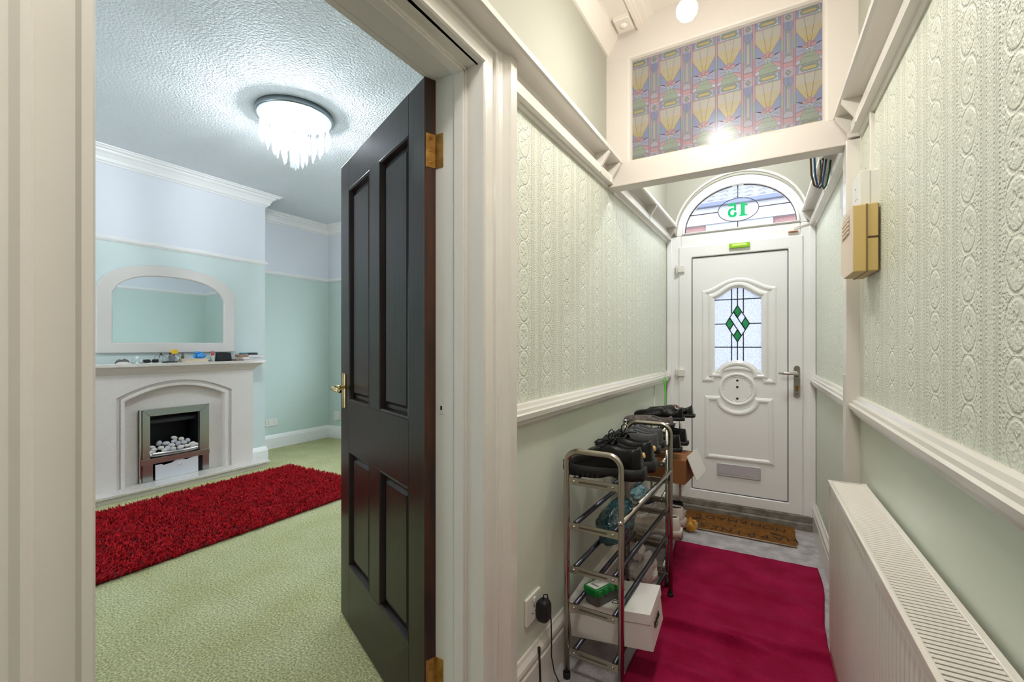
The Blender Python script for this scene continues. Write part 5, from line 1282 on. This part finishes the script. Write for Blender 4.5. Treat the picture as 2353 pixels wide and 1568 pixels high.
# ================================================================== SHOE RACKS
def lerp(a, b, t): return a+(b-a)*t
def rack_frame(pts_l, pts_r, y, ztop, r, g):
    rc = .045; P_ = [(pts_l, y, 0.004), (pts_l, y, ztop*.5), (pts_l, y, ztop-rc)]
    for i in range(1, 7): a = PI-PI/2*i/6; P_.append((pts_l+rc+rc*math.cos(a), y, ztop-rc+rc*math.sin(a)))
    for i in range(0, 7): a = PI/2-PI/2*i/6; P_.append((pts_r-rc+rc*math.cos(a), y, ztop-rc+rc*math.sin(a)))
    P_ += [(pts_r, y, ztop*.5), (pts_r, y, 0.004)]
    g.tube(P_, r, 12)
RKD = mat('shadowed_slot_steel', (120, 114, 104), .35, 1.0)
def crossbar(par, x0, x1, y, z, m_):
    g = G(); g.box(x0, x1, y-.003, y+.003, z-.013, z+.013); cb = g.build('crossbar', m_, par, .002)
    g = G(); g.prism(rrect(x0+(x1-x0)*.22, x1-(x1-x0)*.22, z-.003, z+.003, .0028, 3), (0, y-.003, 0), (1, 0, 0), (0, 0, 1), .0006); g.build('slot', RKD, cb)
    for x in (x0+.022, x1-.022):
        g = G(); g.lathe([(0, .003), (.004, .0025), (.005, 0)], (x, y-.003, z), eul(PI/2, 0, 0), 10); g.build('bolt', MT['chrome'], cb)
RK = mat('dull_chrome_tube', (176, 168, 154), .24, 1.0, bump=(30, .05, .001))
r1 = thing('shoe_rack', 'chrome shoe rack with rounded ends carrying black trainers', 'shoe rack', (-.53, 1.84, 0))
N0, N1, Y0, Y1 = (-.637, -.440), (-.620, -.418), 1.482, 2.20
for (xl, xr), y in ((N0, Y0), (N1, Y1)):
    g = G(); rack_frame(xl, xr, y, .812, .0105, g); g.build('end_frame', RK, r1)
    for x in (xl, xr):
        g = G(); g.cyl((x, y, 0), (x, y, .022), .0135, 12); g.build('foot_cap', MT['blackm'], r1)
TI = (.705, .545, .392, .258, .097)
for z in TI:
    for (xl, xr), y in ((N0, Y0), (N1, Y1)): crossbar(r1, xl+.006, xr-.006, y, z, RK)
    for u in (.16, .88):
        g = G(); g.cyl((lerp(*N0, u), Y0, z+.010), (lerp(*N1, u), Y1, z+.010), .009, 12); g.build('rod', MT['rod'], r1)
g = G(); g.cyl((N0[1]+.002, Y0, .592), (N1[1]+.002, Y1, .600), .0085, 12); g.build('chrome_rod', MT['chrome'], r1)
g = G(); g.lathe([(0, .006), (.007, .005), (.0085, 0)], (N0[1], Y0-.010, .592), eul(PI/2, 0, 0), 12); g.build('bolt', MT['chrome'], r1)

r2 = thing('tall_shoe_rack', 'second chrome shoe rack on castors holding dress shoes and a box', 'shoe rack', (-.55, 2.58, 0))
Q0, Q1, V0, V1 = (-.655, -.449), (-.664, -.492), 2.275, 2.89
for (xl, xr), y, zt in ((Q0, V0, .802), (Q1, V1, .795)):
    for x in (xl, xr):
        g = G(); g.cyl((x, y, .05), (x, y, zt), .008, 12); g.lathe([(.0125, 0), (.0125, .005), (0, .007)], (x, y, zt), n=12); g.build('post', MT['chrome'], r2)
        cst = G(); cst.ell((x+.003, y, .026), (.014, .024, .026), None, 12, 8); cst.cyl((x, y, .03), (x, y, .06), .010, 10); cst.build('castor', MT['blackm'], r2)
T2 = (.752, .600, .428, .200, .085)
for z in T2:
    for (xl, xr), y in ((Q0, V0), (Q1, V1)): crossbar(r2, xl+.004, xr-.004, y, z, RK)
    for u in (.10, .90):
        g = G(); g.cyl((lerp(*Q0, u), V0, z+.008), (lerp(*Q1, u), V1, z+.008), .008, 10); g.build('rod', MT['rod'] if u < .5 else MT['chrome'], r2)

# ------------------------------------------------------------------ shoes
def shoe(name, label, upper, sole, L=.285, W=.050, H=.098, toe=.052, chunky=.03, laces=True, lining=None, low=False, extra=None, group=None):
    """local: heel at x=0, toe at x=L, z up"""
    t = thing(name, label, 'shoe', (0, 0, 0), 0, group, local=True)
    def w(u):
        if u < .12: return W*(.40+.36*math.sin(PI/2*u/.12))
        if u < .70: return W*(.76+.24*(.5-.5*math.cos(PI*(u-.12)/.58)))
        return W*max(.02, (1-((u-.70)/.30)**2.6))**.55
    def h(u):
        if u < .34: return H*(1-.10*math.sin(PI*u/.34)) if not low else H*(.98-.42*math.sin(PI*min(u, .34)/.42))
        if u < .72: return lerp(H*(1.0 if not low else .76), toe*1.06, .5-.5*math.cos(PI*(u-.34)/.38))
        return toe*max(.16, 1-((u-.72)/.28)**3*.80)+0*u
    us = [0, .012, .03, .06, .10, .15, .20, .26, .32, .36, .40, .46, .52, .58, .64, .70, .76, .82, .88, .93, .97, .99, 1.0]
    rings = []
    for u in us:
        o_ = 0 if (u < .035 or u > .365) else 1
        hh = h(u)*(.80+.20*min(1, u/.07)**.6)-chunky*.5; ww = w(u); z0 = chunky*.55
        side = ([(1.0, 0), (1.06, .25), (1.03, .55), (.94, .82), (.82, .97)]+[(.72, .95), (.55, .25)] if (o_ and low) else [(1.0, 0), (1.05, .22), (1.0, .5), (.84, .78), (.64, .96)]+([(.50, .95), (.34, .30)] if o_ else [(.38, 1.04), (.12, 1.07)]))
        lean = .010*(hh/H) if u < .2 else 0
        rg = [(u*L+lean*(1-u*5)*b if u < .2 else u*L, ww*a, z0+hh*b) for a, b in side]
        rings.append(rg+[(x, -y, z) for x, y, z in rg[::-1]])
    n = len(rings[0]); g = G()
    mi = []
    vs = [p for r_ in rings for p in r_]
    for i in range(len(us)-1):
        for k in range(n-1):
            inner = 5 <= k <= 7 and .03 < us[i] < .37
            g.cm = 1 if inner else 0
            g.add([vs[i*n+k], vs[i*n+k+1], vs[(i+1)*n+k+1], vs[(i+1)*n+k]], [(0, 1, 2, 3)], True)
    g.cm = 0
    g.add(rings[0], [tuple(range(n))], True); g.add(rings[-1], [tuple(range(n-1, -1, -1))], True)
    g.build('upper', [upper, lining or MT['navy']], t, sub=1)
    # sole with a waist under the arch
    g = G(); outl = [(u*L+(-.006 if u == 0 else .006 if u == 1 else 0), w(u)*1.10+.003) for u in us]; outl = outl+[(x, -y) for x, y in outl[::-1]]
    def zlow(x):
        u = x/L; return (.012 if chunky > .02 else .009)*math.exp(-((u-.34)/.10)**2)+.010*max(0, (u-.88)/.12)**2
    m_ = len(outl); vs = [(x, y, zlow(x)) for x, y in outl]+[(x, y*1.02, chunky*.55) for x, y in outl]+[(x, y*.99, chunky) for x, y in outl]
    g.add(vs, [(k, (k+1) % m_, m_+(k+1) % m_, m_+k) for k in range(m_)]+[(m_+k, m_+(k+1) % m_, 2*m_+(k+1) % m_, 2*m_+k) for k in range(m_)], True)
    hlf = m_//2
    g.add(vs[:m_]+vs[2*m_:], [(k, m_-1-k, m_-2-k, k+1) for k in range(hlf-1)]+[(m_+k, m_+k+1, 2*m_-2-k, 2*m_-1-k) for k in range(hlf-1)], False)
    if chunky > .02:
        for k in range(9):
            u = .5+.48*k/8.
            for s_ in (-1, 1): g.obox((u*L, s_*(w(u)*1.06), .010+zlow(u*L)), (.010, .012, .018))
    g.build('sole', sole, t)
    if laces:
        g = G()
        zt = lambda u: chunky*.55+(h(u)-chunky*.5)*1.05
        for k in range(5):
            u = .42+.055*k; ww = w(u)*.52
            g.tube([(u*L, -ww, zt(u)-.012), (u*L, -ww*.4, zt(u)+.003), (u*L+.008, ww*.4, zt(u)+.003), (u*L+.008, ww, zt(u)-.012)], .0028, 6)
        u = .40; z = zt(u); rl = random.Random(len(name))
        for k in range(6):      # slack loops and ends
            s_ = -1 if k % 2 else 1; r_ = rl.uniform(.016, .030); lx = rl.uniform(-.02, .05); hz = rl.uniform(.008, .022)
            g.tube([(u*L+.004*k, 0, z-.004), (u*L+lx*.5, s_*r_*.5, z+hz), (u*L+lx, s_*r_, z+hz*.7), (u*L+lx+.014, s_*r_*.9, z-.004), (u*L+.010+.004*k, s_*r_*.3, z+.004-.002*k)], .0022, 6)
        g.tube([(u*L, 0, z), (u*L+.003, .008, z+.018), (u*L, .012, z+.036), (u*L-.010, .010, z+.046), (u*L-.016, .004, z+.036), (u*L-.006, 0, z+.016), (u*L+.004, 0, z+.002)], .0024, 6)
        g.tube([(u*L, 0, z+.004), (u*L-.03, .012, z+.016), (u*L-.058, .016, z+.018)], .002, 6)
        g.build('laces', mat(name+'_lace', (18, 18, 18), .7) if not extra else extra, t)
        g = G(); g.grid(lambda a, b: ((.335+.13*a)*L, (b-.5)*.055, chunky*.55+(h(.36)-chunky*.5)*1.02+.010-.042*a*a-.02*(b-.5)**2*4), 6, 6); tg = g.build('tongue', upper, t); tg.modifiers.new('s', 'SOLIDIFY').thickness = .004
    return t
def place(t, x, y, z, rz, tilt=0, roll=0): t.location = (x, y, z); t.rotation_euler = (roll, tilt, rz); return t
s1 = shoe('trainer', 'chunky black lace up trainer on the top tier beside the near rounded end', MT['black'], MT['sole'], .290, .056, .118, .064, .040, True)
g = G(); g.lathe([(0, .004), (.009, .0035), (.0105, 0)], (-.0015, 0, .083), eul(0, -PI/2+.25, 0), 16); g.build('heel_badge', mat('gold_badge', (222, 178, 92), .35), s1)
place(s1, -.385, 1.562, .724, PI, .02)
s2 = dup(s1, (-.378, 1.690, .724), (0, .02, PI-.04), 'chunky black lace up trainer behind its twin on the top tier')
for o in (s1, s2): o['group'] = 'pair of chunky black trainers'
s3 = shoe('grey_trainer', 'charcoal grey trainer on the second tier under the rounded end', MT['greysh'], MT['sole'], .275, .048, .092, .050, .028, False)
place(s3, -.425, 1.985, .724, PI+.03)
s4 = dup(s3, (-.432, 2.105, .724), (0, 0, PI-.05), 'charcoal grey trainer next to the far rounded end of the rack'); s3['label'] = 'charcoal grey trainer on the top tier beside the black trainers'
for o in (s3, s4): o['group'] = 'pair of charcoal trainers'
s5 = shoe('dress_shoe', 'shiny black dress shoe with tan lining on the castor rack top', MT['patent'], MT['sole'], .290, .046, .085, .045, .018, False, MT['brownl'], True)
place(s5, -.400, 2.79, .768, PI-.05)
s6 = shoe('black_slip_on', 'plain black slip on shoe on the castor rack top', MT['black'], MT['sole'], .290, .047, .085, .045, .018, False, MT['blackm'], True)
place(s6, -.432, 2.645, .768, PI+.10)
s7 = shoe('flat_shoe', 'dark brown flat shoe lying next to the rounded rack end', mat('brown_check_fabric', (70, 60, 56), .6, var=(60, (110, 98, 94), 2)), MT['sole'], .275, .045, .062, .040, .014, False, MT['blackm'], True)
place(s7, -.445, 2.42, .768, PI+.02)
s8 = shoe('black_lace_up', 'black lace up shoe on the second castor rack tier', MT['black'], MT['sole'], .285, .047, .100, .05, .022, True)
place(s8, -.428, 2.735, .614, PI-.08); 
s9 = dup(s8, (-.430, 2.55, .614), (0, 0, PI+.04), 'black lace up shoe under the plain slip on shoe')
for o in (s8, s9): o['group'] = 'pair of black lace ups'
s10 = shoe('white_trainer', 'off white chunky trainer low on the castor rack', MT['whitesh'], MT['whitesh'], .295, .055, .110, .062, .038, True, extra=mat('white_lace', (214, 210, 204), .8))
place(s10, -.405, 2.40, .214, PI+.02)
s11 = dup(s10, (-.412, 2.55, .214), (0, 0, PI-.06), 'off white chunky trainer behind the nearer white one')
for o in (s10, s11): o['group'] = 'pair of off white trainers'
s12 = shoe('navy_shoe', 'navy canvas shoe above the white trainers', MT['navy'], MT['whitesh'], .27, .046, .08, .048, .024, False)
place(s12, -.44, 2.72, .214, PI+.12)

# ------------------------------------------------------------------ boxes and bags on the racks
wb = thing('shoe_box', 'white shoe box lettered on its end on the lowest rack tier', 'shoe box', (-.503, 1.655, .127), (0, math.radians(-6), math.radians(3)), local=True)
BW, BD, BH = .300, .215, .126
g = G(); g.box(-BW/2+.003, BW/2-.003, -BD/2+.003, BD/2-.003, 0, BH-.002); g.build('box_base', MT['whitecard'], wb, .0015)
g = G(); g.box(-BW/2, BW/2, -BD/2, BD/2, BH-.036, BH); ld = g.build('lid', MT['whitecard'], wb, .0015)
RXE = M(((0, 0, 1), (1, 0, 0), (0, 1, 0)))     # text plane facing +x, reading along +y
text_obj('DANIEL', 'lettering', MT['ink'], (BW/2-.0005, -.01, .062), RXE, .027, wb, .0012)
g = G(); g.box(BW/2-.004, BW/2-.0015, -.026, .010, .0395, .0415); g.build('printed_rule', MT['ink'], wb)
text_obj('DANIEL', 'lettering', MT['ink'], (.02, -.015, BH), rotz(PI/2), .034, ld, .0008)
gb = thing('plastic_case', 'small green lidded plastic case resting on the white shoe box', 'plastic case', (-.545, 1.600, .2488), tuple((M.Rotation(math.radians(-6), 3, 'Y') @ rotz(math.radians(64))).to_euler()), local=True)
g = G(); g.prism(rrect(-.058, .058, -.034, .034, .012), (0, 0, 0), (1, 0, 0), (0, 1, 0), .036); g.build('tray', MT['smoke'], gb, .004)
g = G(); g.prism(rrect(-.060, .060, -.036, .036, .012), (0, 0, .034), (1, 0, 0), (0, 1, 0), .026)
for k in range(4): 
    for s_ in (-1, 1): g.cyl((-.042+.028*k, s_*.033, .034), (-.042+.028*k, s_*.033, .056), .010, 10)
ldg = g.build('lid', MT['greenp'], gb, .004)
g = G(); g.prism(rrect(-.050, .050, -.026, .026, .003), (0, 0, .0598), (1, 0, 0), (0, 1, 0), .0008); lb = g.build('paper_label', MT['whitecard'], ldg)
g = G(); g.prism(rrect(.026, .042, -.010, .006, .002), (0, 0, .0604), (1, 0, 0), (0, 1, 0), .0005); g.build('green_mark', MT['greenp'], lb)
g = G()
for k in range(6): g.box(-.036, -.026, -.018+k*.006, -.0145+k*.006, .0604, .0609)
g.build('dark_mark', MT['ink'], lb)
cb = thing('cardboard_box', 'brown cardboard box with a white open flap on the castor rack', 'box', (-.53, 2.66, .444), math.radians(-4), local=True)
g = G(); g.box(-.115, .135, -.13, .13, 0, .128); g.build('box_body', MT['card'], cb, .002)
g = G(); R_ = eul(0, -.38, 0); g.obox((.162, .02, .085), (.004, .24, .130), R_); g.build('flap', MT['whitecard'], cb)
PLT = lambda nm, c, mk: glass_mat(nm, c, .18, .12, mk, (40, .8))
tb = thing('teal_bag', 'dark teal plastic bag with shoes on the middle tier', 'plastic bag', (-.56, 1.80, .41))
def crumple2(c, r, amp, seed, flat=.1, tilt=0.):
    def fn(u, v):
        a = 2*PI*u; b = PI*v; d = V((math.sin(b)*math.cos(a), math.sin(b)*math.sin(a), -math.cos(b))); w = 1.
        for k in range(1, 6):
            q = V((math.sin(seed*k*1.7), math.cos(seed*k*2.9), math.sin(seed*k*4.3+1))).normalized()
            w -= amp*abs(math.sin(d.dot(q)*(2.2+1.6*k)+seed*k))/(.6+.35*k)
        z = max(d.z*r[2]*w, -r[2]*(1-flat))
        return (c[0]+d.x*r[0]*w, c[1]+d.y*r[1]*w, c[2]+z+tilt*d.y*r[1])
    return fn
g = G(); g.grid(crumple2((-.552, 1.80, .472), (.080, .180, .078), .085, 1.3, .2, .12), 56, 30, cu=True)
g.build('bag', mat('teal_polythene', (14, 40, 46), .2, var=(7, (40, 92, 100), 3), bump=(34, .9, .014), coat=.3), tb)
g = G(); g.grid(crumple2((-.500, 1.955, .545), (.050, .075, .034), .13, 2.7, .1, .1), 40, 20, cu=True); g.grid(crumple2((-.515, 2.015, .58), (.020, .032, .022), .16, .9), 20, 12, cu=True); g.build('bag_handle', mat('teal_polythene_light', (84, 134, 148), .18, var=(14, (150, 184, 194), 3), bump=(40, .8, .01), coat=.3), tb)
vb = thing('white_bag', 'crumpled translucent white bag under the middle tier', 'plastic bag', (-.50, 2.03, .11))
g = G(); g.grid(crumple2((-.505, 2.03, .19), (.078, .145, .080), .12, 4.1, .08), 40, 22, cu=True); g.grid(crumple2((-.52, 2.00, .27), (.042, .07, .055), .15, 2.1), 24, 14, cu=True)
g.build('bag', mat('white_polythene', (206, 200, 196), .35, bump=(30, .9, .012)), vb)
gbag = thing('grey_bag', 'grey white carrier bag hanging against the wall behind the trainers', 'plastic bag', (-.66, 2.25, .45))
g = G(); g.grid(crumple((-.640, 2.30, .60), (.030, .10, .17), .05, 2, 2.6), 28, 18, cu=True); g.build('bag', mat('pale_grey_polythene', (176, 178, 186), .3, bump=(22, .7, .01)), gbag)

# ================================================================== OUTSIDE: HOUSE ACROSS THE STREET
g = G(); g.box(-14, 14, 3.95, 30, -.45, -.3); struct(g, 'ground_street', mat('grey_paving', (120, 118, 118), .9), 'grey street outside')
hs = thing('terraced_house', 'white rendered house across the street with a grey tiled roof', 'house', (0, 13, -.3))
EV = 4.93
g = G(); g.box(-9, 9, 13.0, 13.3, -.3, 4.42); g.build('brick_wall', mat('pale_red_brick', (140, 104, 104), .9, var=(30, (158, 122, 120), 3)), hs)
g = G(); g.box(-9, 9, 12.86, 13.3, 4.40, 4.86); g.build('white_fascia', mat('white_render', (158, 158, 163), .8), hs)
g = G(); g.box(-9, 9, 12.74, 12.90, EV-.10, EV+.02); g.build('gutter', mat('grey_blue_gutter', (84, 92, 118), .6), hs, .02)
g = G(); g.cyl((-2.95, 12.80, EV), (-2.95, 12.80, 4.5), .05, 10); g.cyl((-2.95, 12.80, 4.5), (-2.85, 12.94, 4.3), .05, 10); g.cyl((-2.85, 12.94, 4.32), (-2.85, 12.94, 0), .05, 10); g.build('downpipe', mat('grey_blue_pipe', (96, 104, 130), .6), hs)
for x0, x1 in ((-1.55, .0), (.62, 2.6), (-4.6, -3.3)):
    g = G(); g.box(x0, x1, 12.93, 13.02, 3.0, 4.40); f_ = g.build('window', mat('white_window_frame', (166, 166, 171), .5), hs)
    g = G(); g.box(x0+.12, x1-.12, 12.915, 12.935, 3.1, 4.22); g.build('pane', mat('pale_sky_glass', (170, 176, 188), .1), f_)
sl_ = math.tan(math.radians(34)); g = G(); rows_ = 16; dl = .26
for r_ in range(rows_):
    y0 = 12.74+r_*dl; z0 = EV+.02+r_*dl*sl_+.035; y1 = y0+dl*1.05; z1 = EV+.02+(r_+1.05)*dl*sl_
    nx = 120; vs = []
    for i in range(nx+1):
        x = -6+12*i/nx; wv = .035*math.sin(x/.3*2*PI)
        vs += [(x, y0, z0-.035), (x, y0, z0+wv), (x, y1, z1+wv)]
    g.add(vs, [q for i in range(nx) for q in ((3*i, 3*i+3, 3*i+4, 3*i+1), (3*i+1, 3*i+4, 3*i+5, 3*i+2))], False)
ro = g.build('roof_tiles', mat('grey_concrete_tile', (98, 100, 108), .85, var=(8, (114, 116, 122), 3)), hs, fixn=False); ro['kind'] = 'stuff'
g = G(); cy_, cz_ = 14.05, EV+.02+(14.05-12.74)*sl_
Rr = eul(math.radians(34), 0, 0); g.obox((-.95, cy_, cz_+.06), (1.6, .75, .10), Rr); sky_ = g.build('roof_window', mat('dark_frame', (44, 44, 54), .5), hs)
g = G(); g.obox((-.95, cy_-.06, cz_+.085), (1.4, .50, .06), Rr); g.build('pane', mat('mauve_glass', (100, 98, 116), .1), sky_)
